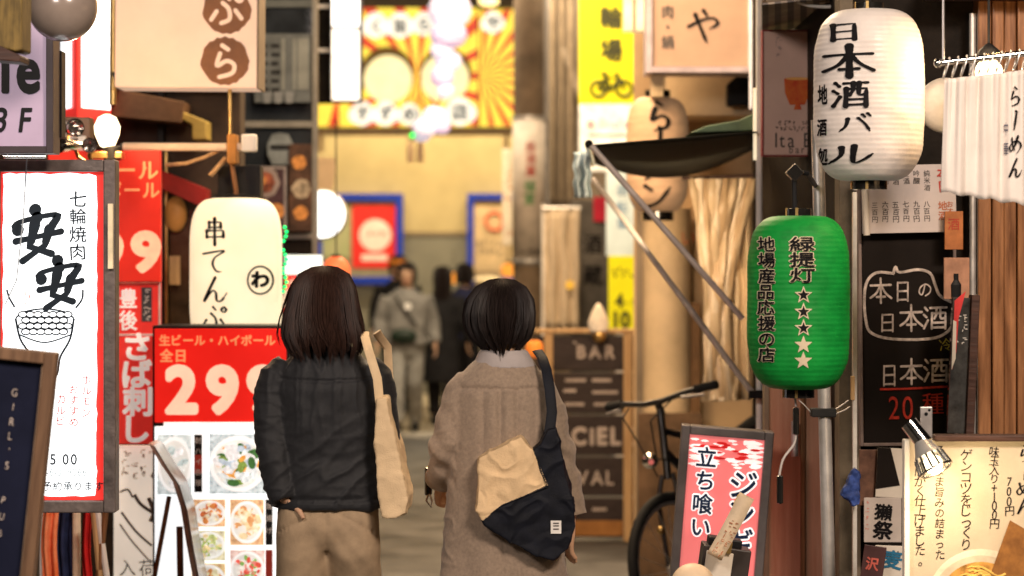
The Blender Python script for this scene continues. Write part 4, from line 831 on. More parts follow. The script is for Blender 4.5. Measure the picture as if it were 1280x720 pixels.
txt(t, '4', 768, 366, 19, DK, y=-.007, bold=.05); txt(t, '10', 766, 388, 22, DK, y=-.007, bold=.05, sx=1.1); scribble(t, 780, 372, 796, 382, DK, 1, 4, 3, y=-.007, w=1.4); scribble(t, 764, 334, 798, 348, DK, 2, 6, 6, y=-.007, w=1.3); txt(t, '自転車', 770, 230, 15, mat('blue_ink', (.10, .22, .40), .5), v=True, pitch=1.4, y=-.004)
# や sign
t = thing('shop_sign', 'pale peach box sign with one big brushed hiragana at the top right', 'sign', 876, 91, 11.5); k = 11.5/F
pbox(t, 'face', 815, -70, 938, 83, 0, .24, mat('peach_panel', '#b08f76', .45, var=.05, emit=.16, ec='#ecc9ab')); q = MB(); frame(t, 'frame', 808, -76, 942, 91, 7, -.02, .25, mat('lilac_frame', (.50, .42, .46), .4))
txt(t, 'や', 857, 10, 43, INK, brush=12, y=-.004); txt(t, '肉・鍋', 826, 6, 17, M['inkgrey'], v=True, pitch=1.12, y=-.004, bold=.015); txt(t, '牛', 826, -22, 17, M['inkgrey'], y=-.004); pbox(t, 'bracket', 815, 91, 830, 120, .05, .15, M['cream'])
t = thing('strip_light', 'white vertical strip light beside the peach box sign', 'lamp', 942, 136, 11.0); pbox(t, 'tube', 938, -60, 946, 136, 0, .05, mat('strip_white', (.85, .82, .84), .4, emit=.35)); pbox(t, 'back', 945, -60, 950, 136, .0, .06, M['steel'])
t = thing('cream_box', 'pale lit box hanging left of the peach box sign', 'lamp', 794, 39, 12.0); pbox(t, 'box', 780, -30, 806, 38, 0, .12, mat('lit_cream_box', (.95, .75, .48), .5, emit=.5)); pbox(t, 'slat', 791, -30, 794, 38, -.01, 0, M['beige']); MB().box(.02, .06, .05, .1, .2, .9).build('bracket', M['black'], t)
t, f, h = lantern('ramen_lantern', 'peach paper lantern with black brushed katakana half hidden by the awning', 822, 122, 265, 39, 11.75, mat('peach_lantern_paper', (.56, .36, .22), .5, var=.06, emit=.10, ec=(1, .62, .33)), 4.2, .45, 20, 18); k = 11.75/F
txt(t, 'ら', 803, 128, 38, INK, brush=16, warp=f); txt(t, 'ー', 806, 160, 32, INK, brush=17, warp=f); txt(t, 'メ', 800, 192, 36, INK, brush=17, warp=f); txt(t, 'ン', 800, 226, 38, INK, brush=17, warp=f)
MB().tube([(0, 0, h+.03), (0, 0, h+.22)], .012, 8).build('hanger', M['gold'], t)
# ItaBar sign
t = thing('bar_sign', 'pink glazed sign with an orange cup above spaced letters', 'sign', 990, 196, 8.9); k = 8.9/F
pbox(t, 'panel', 954, 39, 1032, 194, 0, .04, mat('pink_panel', '#cfaea0', .3, var=.05, coat=.3)); frame(t, 'frame', 952.5, 37.5, 1033.5, 195.5, 1.8, -.006, .045, mat('maroon', (.22, .03, .035), .4))
q = MB(); q.flat([L(t, *p) for p in ((980, 99), (1013, 99), (1012, 115), (1006, 131), (987, 131), (981, 116))], -.003); q.disc(*L(t, 996.5, 99), 16.5*k, -.004, 2.5*k); q.flat([L(t, *p) for p in ((994, 131), (1000, 131), (1002, 137), (992, 137))], -.003); q.build('cup', mat('cup_orange', (.62, .16, .03), .4, var=.3, scale=24, c2=(.50, .05, .02)), t)
q = MB(); q.disc(*L(t, 996.5, 98.5), 14.5*k, -.0055, 1.7*k); q.build('cup_rim', mat('cup_gold', (.80, .42, .12), .4), t); txt(t, 'Ita Bar', 968, 164, 21, M['inkgrey'], y=-.003, bold=-.01, pitch=1.12); txt(t, 'bar', 986, 181, 11, M['inkgrey'], y=-.003, pitch=1.35); scribble(t, 972, 150, 1028, 156, M['inkgrey'], 1, 10, 5, y=-.003, w=.8); scribble(t, 968, 157, 1028, 163, M['inkgrey'], 1, 11, 8, y=-.003, w=.8); scribble(t, 968, 42, 976, 72, mat('pale_mauve', (.36, .27, .26), .6), 4, 1, 12, y=-.003, w=.8)
MB().box(-.02, .02, .04, .3, .1, .14).build('arm', M['black'], t)
t = thing('awning_post', 'thin white steel post beside the pink bar sign', 'post', 949, gnd(9.05), 9.05); q = MB(); q.tube([(0, 0, 0), (0, 0, 2.9)], .0125, 14); q.build('shaft', M['white'], t, smooth=True); MB().lathe([(.05, 0), (.05, .012), (.02, .02)], 20).build('base', M['steel'], t); q = MB(); q.tube([(-.015, 0, L(t, 0, 200)[1]), (-.015, 0, L(t, 0, 110)[1])], .008, 10, ); q.build('lamp_tube', mat('lit_tube', (1, .85, .62), .4, emit=.8, ec=(1, .82, .55)), t)
t = thing('striped_canopy', 'grey and cream striped cloth canopy at the top edge above the lanterns', 'canopy', 1005, 40, 8.3); k = 8.3/F
q = MB()
for i in range(14):
    x = 952+i*8; q.add([inv2 for inv2 in (P(x, 4-(x-952)*.10, 8.2)-t.location, P(x+8, 4-(x-944)*.10, 8.2)-t.location, P(x+8, 44-(x-944)*.25, 9.3)-t.location, P(x, 44-(x-952)*.25, 9.3)-t.location)], [(0, 1, 2, 3)], i % 2)
o = q.build('cloth', [mat('stripe_grey', (.16, .14, .13), .8), mat('stripe_cream', (.40, .33, .26), .8)], t); o.modifiers.new('s', 'SOLIDIFY').thickness = .006; pbox(t, 'valance', 958, -30, 1064, 3, -.02, .0, M['beige'])
q = MB(); a = L(t, 0, 0); q.tube([(L(t, x, 0)[0], -.05, L(t, 0, y)[1]) for x, y in catmull([(990, 2), (1010, 9), (1040, 10), (1068, 2)])], .006, 8); q.build('cable', M['white'], t, smooth=True)
# posts and door leaf under the green lantern
t = thing('silver_post', 'silver steel post with a black strap below the green lantern', 'post', 1036, gnd(7.2), 7.2); k = 7.2/F
q = MB(); q.tube([(.018, 0, 0), (-.02, 0, L(t, 0, 400)[1]), (-.035, 0, L(t, 0, 150)[1])], .0195, 20); q.build('shaft', M['steel'], t, smooth=True); pbox(t, 'strap', 1013, 510, 1044, 521, -.028, .022, M['rubber'], .004)
for p in ([(1040, 514), (1052, 506), (1060, 500)], [(1042, 518), (1056, 512), (1062, 508)], [(1013, 515), (1004, 505), (998, 500)]): q = MB(); q.tube([(L(t, x, 0)[0], -.01, L(t, 0, y)[1]) for x, y in p], .002, 6); q.build('wire', M['alu'], t)
q = MB(); q.lathe([(.06, 0), (.06, .01), (.022, .014)], 20); q.build('base', M['steel'], t, loc=(.018, 0, 0))
t = thing('door_leaf', 'reddish brown varnished door leaf standing behind the pink standing sign', 'door', 992, gnd(8.25), 8.25); pbox(t, 'panel', 960, 480, 1046, gnd(8.25), 0, .04, wood('varnished_wood', (.50, .27, .18), (.36, .17, .105), 'Z', .5, .18, .4)); pbox(t, 'stile', 1000, 470, 1006, gnd(8.25), -.012, 0, M['woodbrown']); pbox(t, 'stile', 955, 470, 961, gnd(8.25), -.012, .05, M['beige']); MB().lathe([(.012, 0), (.012, .12)], 12, (.0, -.03, .95)).build('handle', M['steel'], t)
t = thing('acrylic_strip', 'thin clear acrylic strip standing along the sake bar corner', 'trim', 1070, gnd(7.35), 7.35); pbox(t, 'strip', 1066, 240, 1071.5, gnd(7.35), 0, .02, mat('acrylic_edge', (.62, .60, .56), .12, coat=.4)); pbox(t, 'yellow_tag', 1063, 470, 1068, 500, -.01, .0, M['woodlight']); pbox(t, 'foot', 1060, gnd(7.35)-8, 1076, gnd(7.35), -.05, .08, M['black'])
t = thing('blue_rag', 'crumpled blue cloth tied to the thin acrylic strip', 'cloth', 1060, 632, 7.3); q = MB(); q.prism([L(t, *p) for p in ((1068, 584), (1074, 592), (1075, 630), (1066, 633), (1056, 622), (1048, 618), (1057, 606), (1062, 592))], -.02, .012)
remesh('cloth', q, .004, 2, mat('blue_cloth', (.03, .06, .22), .7, var=.4, scale=40), t, lambda c, n: c+n*(.006*fbm(c*45)))
# sake bar wall: menu sheet, blackboard, cards
t = thing('menu_sheet', 'white handwritten menu sheet pinned above the sake blackboard', 'menu', 1138, 293, 7.55, roll=-1.2)
pbox(t, 'sheet', 1078, 206, 1196, 291, 0, .003, mat('menu_white', (.50, .44, .42), .7, var=.06)); q = MB(); q.tube([(L(t, 1083, 0)[0], -.008, 0.0), (L(t, 1081, 0)[0], -.008, L(t, 0, 208)[1])], .010, 12); q.build('rolled_edge', M['paper'], t, smooth=True)
for i, (u_, d_) in enumerate((('純米酒', '八百円'), ('吟醸', '九百円'), ('生酒', '七百円'), ('梅酒', '五百円'), ('焼酎', '六百円'), ('冷奴', '三百円'))):
    txt(t, u_, 1156-13*i, 213, 8.6, M['inkgrey'], v=True, y=-.001, jit=.12, bold=.012); txt(t, d_, 1155-13*i, 251, 8.6, M['inkgrey'], v=True, y=-.001, jit=.12, bold=.012)
txt(t, '本日', 1173, 210, 15, M['redink'], v=True, y=-.001, bold=.03, jit=.1); txt(t, 'おすすめ', 1184, 252, 8.5, M['rust'], v=True, y=-.001, bold=.02); txt(t, '地酒', 1173, 252, 12, M['rust'], v=True, y=-.001, bold=.02)
t = thing('sake_blackboard', 'sake blackboard with chalk speech bubble and red price line', 'chalkboard', 1133, 556, 7.6, roll=-.6); k = 7.6/F
pbox(t, 'board', 1079, 225, 1194, 553, .0, .03, M['board']); frame(t, 'frame', 1075, 222, 1197, 557, 4, -.012, .032, mat('grey_brown_frame', (.20, .15, .13), .5, var=.3))
def bp(pts): return [(900+x/2.571, 240+y/2.571) for x, y in pts]
def chalkline(u, pts, w, m, y=-.005, name='chalk_line'):
    q = MB(); q.tube([(L(u, x, 0)[0], y, L(u, 0, yy)[1]) for x, yy in catmull(pts, 5)], w*S(u)*.5, 6, flat=.25, up=(0, 1, 0)); return q.build(name, m, u)
chalkline(t, bp([(565, 262), (510, 258), (478, 285), (468, 340), (472, 410), (490, 452), (560, 472), (680, 472), (732, 452), (752, 425)]), 4, M['chalk']); chalkline(t, bp([(562, 262), (570, 240), (582, 258), (640, 250), (680, 262), (696, 300), (712, 335), (758, 360)]), 4, M['chalk'])
for ch, x, y, w, hh in (('本', 485, 275, 72, 82), ('日', 563, 285, 58, 68), ('の', 638, 290, 48, 48), ('日', 512, 388, 60, 62), ('本', 580, 362, 76, 86), ('酒', 656, 362, 78, 82), ('日', 516, 552, 60, 72), ('本', 580, 535, 74, 84), ('酒', 656, 530, 80, 84)):
    txt(t, ch, 900+x/2.571, 240+y/2.571, hh/2.571, M['chalk'], sx=w/hh, brush=-9, y=-.005)
chalkline(t, bp([(515, 633), (600, 632), (742, 626)]), 3, M['chalkred']); txt(t, '20', 900+540/2.571, 240+648/2.571, 33, M['chalkred'], y=-.005, sx=.9, bold=-.012); txt(t, '種', 1152, 490, 29, M['chalkred'], y=-.005); txt(t, '冷', 1173, 424, 17, M['chalkyel'], y=-.006, rot=8)
for i, (x0, y0, x1, y1, lb) in enumerate(((1181, 264, 1204, 312, 'small orange card pinned below the noren curtain'), (1180, 322, 1212, 374, 'pinkish brown card with a dark bottle pinned beside the speech bubble'))):
    t = thing('wall_card', lb, 'card', (x0+x1)/2, y1, 7.5); pbox(t, 'card', x0, y0, x1, y1, 0, .012, mat('orange_card' if i == 0 else 'pink_card', (.42, .15, .05) if i == 0 else (.42, .22, .14), .6, var=.25, scale=14))
    if i: q = MB(); a = L(t, 1195, 372); kk = S(t); q.lathe([(6*kk, 0), (6.5*kk, 16*kk), (3*kk, 22*kk), (3*kk, 30*kk)], 14, (a[0], .0, a[1])); q.v = [(x, -.002+min(0, y*.3), z) for x, y, z in q.v]; q.build('bottle_print', M['black'], t)
    else: txt(t, '酒', 1184, 272, 16, M['redink'], y=-.002)
t = thing('flyer', 'folded red and white flyer sticking out beside the blackboard', 'flyer', 1192, 465, 7.35)
q = MB(); q.prism([L(t, *p) for p in ((1207, 364), (1193, 376), (1190, 462), (1195, 440), (1198, 398))], -.004, .0); q.build('front', mat('flyer_red', (.62, .05, .05), .4), t); q = MB(); q.prism([L(t, *p) for p in ((1191, 400), (1189, 462), (1194, 448), (1195, 402))], -.008, -.005); q.build('fold', M['paper'], t)
t = thing('brochure_stand', 'smoky clear brochure stand leaning beside the sake blackboard', 'stand', 1198, 545, 7.4, roll=2.5); pbox(t, 'pocket', 1184, 372, 1206, 542, 0, .03, mat('smoky_acrylic', (.085, .085, .085), .1, var=.8, scale=16, c2=(.02, .02, .02), coat=.5)); pbox(t, 'spine', 1206, 368, 1216, 543, -.02, .04, M['wooddark'])
scribble(t, 1186, 390, 1203, 430, M['white'], 3, 2, 44, y=-.002, w=1.0)
# sake label papers lower right
for i, (x0, y0, x1, y1, ch, lb, m) in enumerate(((1080, 622, 1127, 678, '獺\n祭', 'square white sake label with brushed characters right of the blue rag', M['ink']), (1094, 560, 1128, 622, '', 'white sake label with a black slanted corner, uppermost of the labels', M['ink']), (1092, 682, 1132, 740, '麦', 'white sake label with blue brushwork, lowest of the labels', mat('teal_brush', (.02, .14, .26), .6)))):
    t = thing('sake_label', lb, 'label', (x0+x1)/2, y1, 7.5, roll=(0, 3, 2)[i]); pbox(t, 'paper', x0, y0, x1, y1, 0, .004, M['paper'] if i else mat('label_pinkish', (.48, .42, .38), .7, var=.08))
    if ch: txt(t, ch, (x0+x1)/2-12, y0+6, 22 if i == 0 else 25, m, v=False, bold=.03, jit=.15, line=24, y=-.002, sx=1.1)
    else: pflat(t, 'print', [(1094, 560), (1110, 560), (1124, 606), (1094, 612)], -.002, M['board']); scribble(t, 1113, 600, 1126, 618, M['ink'], 1, 1, 55, y=-.003, w=2)
    if i == 0: scribble(t, 1081, 624, 1086, 674, mat('pink_seal', (.55, .22, .18), .6), 5, 1, 56, y=-.002, w=1)
    if i == 2: scribble(t, 1094, 690, 1102, 730, M['inkgrey'], 4, 1, 57, y=-.002, w=1); scribble(t, 1118, 686, 1130, 700, M['inkgrey'], 2, 2, 58, y=-.002, w=1)
t = thing('dark_label', 'dark brown swirling sake label left of the uppermost white label', 'label', 1090, 634, 7.52); pbox(t, 'paper', 1074, 562, 1112, 632, 0, .004, mat('umber_print', (.05, .022, .015), .5, var=.9, scale=22, c2=(.16, .08, .05)))
t = thing('dark_label', 'slanted dark label with a red mark at the bottom right of the lane', 'label', 1086, 745, 7.45, roll=8); pbox(t, 'paper', 1072, 682, 1100, 745, 0, .004, mat('plum_print', (.07, .03, .03), .5)); txt(t, '沢', 1076, 696, 17, mat('coral_ink', (.55, .12, .09), .5), y=-.002, bold=.03)
# noren
t = thing('noren_curtain', 'white gathered noren curtain on a ringed silver rod with black brushed hiragana', 'curtain', 1236, 256, 6.4); k = 6.4/F
q = MB(); q.tube([(L(t, 1172, 0)[0], 0, L(t, 0, 79)[1]), (L(t, 1340, 0)[0], 0, L(t, 0, 60)[1])], 4.2*k, 16); q.ball((L(t, 1173, 0)[0], 0, L(t, 0, 79)[1]), 6*k); q.build('rod', M['chrome'], t, smooth=True)
q = MB(); N = 120; vs = []; rn = random.Random(9)
ph = [rn.uniform(0, 6) for _ in range(6)]
for j in range(25):
    v = j/24
    for i in range(N+1):
        u = i/N; xt, yt = 1181+(1345-1181)*u, 99-19*u; xb, yb = 1177+(1350-1177)*u, 240+27*u; x, y = xt+(xb-xt)*v, yt+(yb-yt)*v+1.5*sin(u*40+ph[0])*v
        fold = .007*sin(u*2*pi*11+ph[1]+.5*sin(v*3))*(1-.6*v)+.010*sin(u*2*pi*4.3+ph[2]+v+2*u)*(.4+.6*v)+.0025*sin(u*2*pi*23+ph[3]+3*sin(u*9))*(1-v)
        a = L(t, x, y); vs.append((a[0], fold, a[1]))
q.add(vs, [(j*(N+1)+i, j*(N+1)+i+1, (j+1)*(N+1)+i+1, (j+1)*(N+1)+i) for j in range(24) for i in range(N)])
o = q.build('cloth', mat('noren_cotton', (.74, .67, .61), .85, var=.05, bump=.2, bscale=300), t, smooth=True); o.modifiers.new('s', 'SOLIDIFY').thickness = .002
vv = [v.co for v in o.data.vertices]
def on_noren(c):
    zt, zb = L(t, 0, 90)[1], L(t, 0, 250)[1]; best = min(vv, key=lambda w: (w.x-c.x)**2+(w.z-c.z)**2*.3); return Vector((c.x, best.y-.004+c.y, c.z))
txt(t, 'らーめん', 1260, 108, 25, INK, v=True, pitch=1.2, brush=13, sx=.66, warp=on_noren, shear=.15); txt(t, '中華', 1254.5, 152, 18, mat('navy_ink', (.05, .06, .12), .6), v=True, pitch=1.4, sx=.3, warp=on_noren)
for i in range(13):
    u = i/9; x = 1183+11*i; y = 78-.113*(x-1172); a = L(t, x, y); q = MB(); q.tube([(a[0]+.0085*cos(2*pi*j/18), .016*sin(2*pi*j/18), a[1]-8*k+13*k*cos(2*pi*j/18)) for j in range(19)], .0019, 6); q.build('ring', M['steel'], t, smooth=True)
q = MB(); q.tube([(L(t, 1179, 0)[0], 0, L(t, 0, -60)[1]), (L(t, 1179, 0)[0], 0, L(t, 0, 76)[1])], .0035, 8); q.build('wire', M['alu'], t)
t = thing('noren_bulb', 'round bulb glowing behind the top of the noren curtain', 'lamp', 1236, 60, 6.75); k = 6.75/F
q = MB(); q.ball((0, 0, -30*k), 17*k, seg=24, rings=14); q.build('bulb', mat('noren_bulb_glass', (1, .85, .6), .2, emit=9, ec=(1, .74, .42)), t, smooth=True); q = MB(); q.lathe([(16*k, -14*k), (14*k, -4*k), (5*k, 4*k), (.004, 6*k), (.004, .3)], 24); q.build('socket', M['black'], t, smooth=True)
light('POINT', P(1236, 84, 6.62), 8.0, (1, .66, .34), size=.04); light('POINT', P(1240, 22, 7.2), 2.2, (1, .55, .22), size=.03)
t = thing('round_plate', 'white round plate like lamp half hidden behind the noren curtain', 'lamp', 1184, 166, 7.0); k = 7/F
q = MB(); q.lathe([(2*k, .0), (26*k, .006), (34*k, .02), (35*k, .028), (30*k, .035)], 40, (0, 0, 35*k), axis='y'); q.build('dish', mat('enamel_grey', (.52, .49, .46), .3), t, smooth=True); MB().box(-.01, .01, .03, .5, 32*k, 38*k).build('arm', M['black'], t)
# ramen board
t = thing('ramen_board', 'lamp lit ramen menu board with vertical handwriting and a noodle bowl photo', 'menu board', 1225, gnd(6.6), 6.6); k = 6.6/F
pbox(t, 'sheet', 1133, 549, 1330, 800, 0, .02, M['paperwarm']); pbox(t, 'top_rail', 1166, 543, 1330, 551, -.03, .03, M['wooddark'], .004); pbox(t, 'side_trim', 1129, 549, 1136, 800, -.02, .02, M['white'], .003)
for x in (1150, 1310): pbox(t, 'leg', x, 800, x+12, gnd(6.6), 0, .03, M['wooddark'])
for s_, x, y, hp, pt in (('を時間かく仕上げました。', 1142.5, 556, 15.5, .80), ('そのまま旨みの詰まった', 1168, 556, 13.5, .965), ('ゲンコツをじっくり', 1199, 560, 17, .82), ('味玉入り+100円', 1236, 558, 13.5, .83), ('700円', 1255, 595, 13, .95), ('らーめん', 1270, 556, 22, .98)):
    txt(t, s_, x, y, hp, INK, v=True, pitch=pt, jit=.09, bold=.0 if hp < 20 else .02, y=-.002, shear=.08, brush=10 if s_ == 'らーめん' else 0)
def pd(cx, cy, rx, ry, y, m, name, n=40): q = MB(); q.disc(*L(t, cx, cy), rx*k, y, ry*k, n); return q.build(name, m, t)
pd(1226, 752, 68, 66, -.002, mat('bowl_white', (.78, .68, .52), .4), 'bowl_print'); pd(1226, 754, 63, 60, -.003, mat('bowl_shade', (.62, .52, .38), .4), 'bowl_print'); pd(1226, 750, 52, 48, -.004, mat('soup', (.55, .28, .07), .4, var=.4, scale=30), 'soup_print')
q = MB(); rn = random.Random(12)
for i in range(40):
    a0 = rn.uniform(0, 6.28); x, y = 1222+30*cos(a0)*rn.random(), 736+26*sin(a0)*rn.random(); q.tube([(L(t, x+j*5, 0)[0], -.0055-.0001*i, L(t, 0, y+4*sin(j*.8+a0)-14)[1]) for j in range(5)], 1.1*k, 5, flat=.2, up=(0, 1, 0))
q.build('noodle_print', mat('noodle', (.80, .50, .12), .5, var=.2), t); q = MB(); q.prism([L(t, *p) for p in ((1262, 650), (1330, 690), (1310, 770), (1238, 716))], -.008, -.006); q.build('seaweed_print', mat('roast_brown', (.17, .07, .02), .5, var=.8, scale=22, c2=(.34, .15, .04)), t)
# clamp lamp on the ramen board
t = thing('clamp_lamp', 'chrome clamp lamp with a ribbed shade shining on the ramen board', 'lamp', 1157, 592, 6.5); k = 6.5/F
q = MB(); a, b = L(t, 1134, 528), L(t, 1152, 553); q.tube([(a[0], -.03, a[1]), (b[0], -.05, b[1])], [11*k, 11*k], 24); q.build('socket', M['chrome'], t, smooth=True)
q = MB(); q.box(*sorted((L(t, 1149, 0)[0], L(t, 1164, 0)[0])), -.02, -.012, L(t, 0, 560)[1], L(t, 0, 508)[1]); q.build('bracket', M['alu'], t, bevel=.002); q = MB(); q.disc(*L(t, 1156, 517), 2.4*k, -.0215); q.disc(*L(t, 1160, 512), 1.8*k, -.0215); q.build('screw', M['black'], t)
q = MB(); p0, p1 = Vector((L(t, 1147, 0)[0], -.055, L(t, 0, 550)[1])), Vector((L(t, 1163, 0)[0], -.085, L(t, 0, 584)[1])); ax = (p1-p0).normalized(); sd = ax.cross(Vector((0, 1, 0))).normalized(); up = sd.cross(ax)
q.tube([p0, p0.lerp(p1, .35), p0.lerp(p1, .5)], [9*k, 15*k, 19*k], 24); q.build('hood', M['steel'], t, smooth=True)
for i in range(14):
    a = 2*pi*i/14; r0 = sd*cos(a)+up*sin(a); q = MB(); q.tube([p0.lerp(p1, .5)+r0*18*k, p1+r0*22*k], 1.5*k, 8); q.build('rib', M['gloss'], t, smooth=True)
q = MB(); q.tube([p1+(sd*cos(2*pi*i/24)+up*sin(2*pi*i/24))*22*k for i in range(25)], 1.6*k, 8); q.build('rim', M['chrome'], t, smooth=True)
q = MB(); c = p0.lerp(p1, .8); q.ball(c, 12*k, seg=20, rings=12); q.build('bulb', mat('clamp_bulb_glass', (1, .9, .7), .2, emit=6, ec=(1, .80, .52)), t, smooth=True)
wp = t.location+p1; light('SPOT', tuple(wp+Vector((.0, -.03, -.015))), 7.5, (1, .74, .42), aim=tuple(wp+Vector((.05, .12, -.07))), size=.03, spread=150); light('POINT', tuple(wp+Vector((.015, -.06, .0))), .35, (1, .72, .40), size=.03)
# standing jingisukan sign
t = thing('standing_sign', 'leaning pink red standing sign with navy katakana in a grey frame', 'sign', 878, gnd(8.0), 8.0, roll=4.5, yaw=-3); k = 8/F
frame(t, 'frame', 821, 534, 936, 925, 11, -.02, .08, mat('slate_frame', (.17, .15, .15), .4, .5), .004)
PK = mat('lit_pink', '#c85a58', .35, var=.05, emit=.70, ec='#f28480'); pbox(t, 'face', 832, 545, 925, 914, 0, .06, PK); pbox(t, 'base', 815, 926, 940, gnd(8), -.12, .2, M['black'], .006)
PW = mat('lit_pink_white', (1, .80, .76), .4, emit=.8); q = MB(); rn = random.Random(5)
for i in range(34):
    a = L(t, rn.uniform(836, 921), rn.uniform(549, 582)); r = rn.uniform(2, 7)*k; q.disc(max(L(t, 833, 0)[0]+r*1.9, min(L(t, 924, 0)[0]-r*1.9, a[0])), a[1], r*1.8, -.003-.0002*i, r*.5, 14, wob=.2)
q.build('marbling', PW, t); q = MB()
for i in range(16): a = L(t, rn.uniform(842, 916), rn.uniform(547, 572)); q.disc(a[0], a[1], rn.uniform(4, 9)*k, -.012-.0002*i, rn.uniform(.8, 2)*k, 14)
q.build('brush_stroke', mat('lit_crimson', '#c81f1f', .4, emit=.5), t); NV = mat('navy_letter', (.012, .03, .09), .4)
for s_, x, y, hp, pt in (('ジンギスカン', 884, 583, 38, .96), ('立ち喰い', 841, 558, 27, 1.08)):
    bo = .075 if hp > 30 else .085
    txt(t, s_, x, y, hp, M['whiteglow'] if False else mat('lit_white_letter', (1, .93, .9), .4, emit=.95), v=True, pitch=pt, bold=bo, y=-.018); txt(t, s_, x, y, hp, NV, v=True, pitch=pt, bold=.02 if hp > 30 else .025, y=-.021)
# dark box with slips
t = thing('slip_box', 'dark box clipped with paper slips in front of the pink standing sign', 'box', 897, 770, 7.3, roll=8); k = 7.3/F
pbox(t, 'case', 868, 684, 928, 770, 0, .12, mat('box_dark', (.035, .028, .026), .4), .004); pbox(t, 'lid', 874, 674, 916, 685, .02, .1, M['black'], .004); pbox(t, 'note', 872, 690, 906, 724, -.004, 0, M['paper']); q = MB(); q.box(-.012, .012, -.02, -.002, L(t, 0, 690)[1], L(t, 0, 676)[1]); q.build('clip', M['gold'], t)
MB().box(-.02, .02, .04, .08, -.6, 0).build('stand', M['black'], t)
t = thing('paper_slip', 'long yellow and cream paper slip slanting over the pink standing sign', 'paper', 892, 695, 7.25, roll=28); q = MB(); vs = []
for j in range(13): v = j/12; z = 86*k*v; y = -.02-.02*sin(v*3); vs += [(-10*k, y, z), (10*k, y-.003, z)]
q.add(vs, [(2*j, 2*j+1, 2*j+3, 2*j+2) for j in range(12)]); q.build('slip', mat('slip_cream', (.72, .58, .42), .6, var=.15), t, smooth=True).modifiers.new('s', 'SOLIDIFY').thickness = .001; q = MB(); q.box(-10.2*k, 10.2*k, -.026, -.018, 70*k, 82*k); q.build('tab', mat('slip_yellow', (.80, .55, .12), .6), t); scribble(t, 884, 630, 900, 690, M['rust'], 5, 2, 66, y=-.045, w=.8)
t = thing('paper_lamp', 'cream round paper lamp at the bottom edge beside the slip box', 'lamp', 866, 762, 7.15); k = 7.15/F; q = MB(); q.ball((0, 0, 30*k), 28*k, 28*k, 28*k, 30, 18); q.build('ball', mat('cream_ball', (.70, .54, .38), .5, var=.08), t, smooth=True); MB().lathe([(.02, -.62), (.004, -.6), (.004, 5*k)], 12).build('stem', M['steel'], t)
# wooden bar board
DB = 14.0
t = thing('bar_board', 'wooden ladder board holding five dark planks lettered in white', 'signboard', 732, gnd(DB), DB); k = DB/F
for x in (680, 779): pbox(t, 'post', x, 413, x+11, gnd(DB), -.05, .03, M['woodlight'], .004)
pbox(t, 'top_rail', 668, 411, 796, 416, -.06, .04, M['woodlight'])
PL = mat('plank_dark', (.040, .028, .026), .5, var=.3, aniso=(1, 8, 8))
pls = [(420, 463), (466, 516), (519, 568), (571, 619), (622, 671)]
for a, b in pls: pbox(t, 'plank', 670, a, 795, b, -.03, .0, PL, .006)
pbox(t, 'plinth', 676, 676, 800, 697, -.1, .2, mat('pale_stone', (.55, .48, .38), .6)); pbox(t, 'orange_strip', 692, 650, 778, 669, -.034, -.030, mat('tan_strip', (.32, .14, .04), .6))
for x in (700, 764): pbox(t, 'ladder_leg', x, 697, x+9, gnd(DB), .02, .06, M['woodbrown'])
CHK = mat('plank_letter', (.42, .35, .31), .6)
txt(t, 'BAR', 720, 430, 18, CHK, y=-.033, bold=.04, pitch=1.1, sx=1.15); txt(t, 'CiELO', 713, 532, 24, CHK, y=-.033, bold=.05, sx=1.1); txt(t, 'VAL', 720, 586, 20, CHK, y=-.033, bold=.02, sx=1.1); scribble(t, 714, 424, 722, 430, CHK, 1, 1, 3, y=-.033, w=1.6)
q = MB()
for x, y, w in ((706, 473, 26), (740, 473, 24), (704, 486, 16), (740, 488, 32), (706, 503, 24), (742, 503, 22), (740, 634, 18)): a, b = L(t, x, y); q.box(a, a+w*k, -.034, -.0305, b-4*k, b)
q.build('lettering', CHK, t)
t = thing('clip_lamp', 'small white lamp head clipped on top of the dark plank board', 'lamp', 748, 422, 13.9); k = 13.9/F
q = MB(); q.lathe([(4*k, 6*k), (11*k, 9*k), (13*k, 18*k), (10*k, 28*k), (4*k, 40*k), (1*k, 43*k)], 24); q.build('head', mat('lamp_cream', (.80, .66, .48), .35, emit=.25), t, smooth=True); MB().ball((1*k, -.01, 2*k), 8*k, seg=16, rings=10).build('base', M['gold'], t, smooth=True)
t = thing('cloth_flag', 'white hanging cloth banner beyond the dark plank board', 'banner', 700, 414, 18.5); cloth(t, 'cloth', 680, 262, 724, 413, mat('white_cloth', (.50, .41, .30), .8, var=.08), 3, .04); q = MB(); q.tube([(L(t, 678, 0)[0], 0, 0.95), (L(t, 726, 0)[0], 0, .95)], .01, 8); q.build('rod', M['steel'], t); MB().tube([(L(t, 679, 0)[0], .03, L(t, 0, gnd(18.5))[1]), (L(t, 679, 0)[0], .03, .98)], .012, 8).build('pole', M['white'], t); q = MB(); q.disc(*L(t, 712, 356), .035, -.06); q.build('mark', M['signal'] if 'signal' in M else mat('mark_yellow', (.75, .5, .08), .6), t)
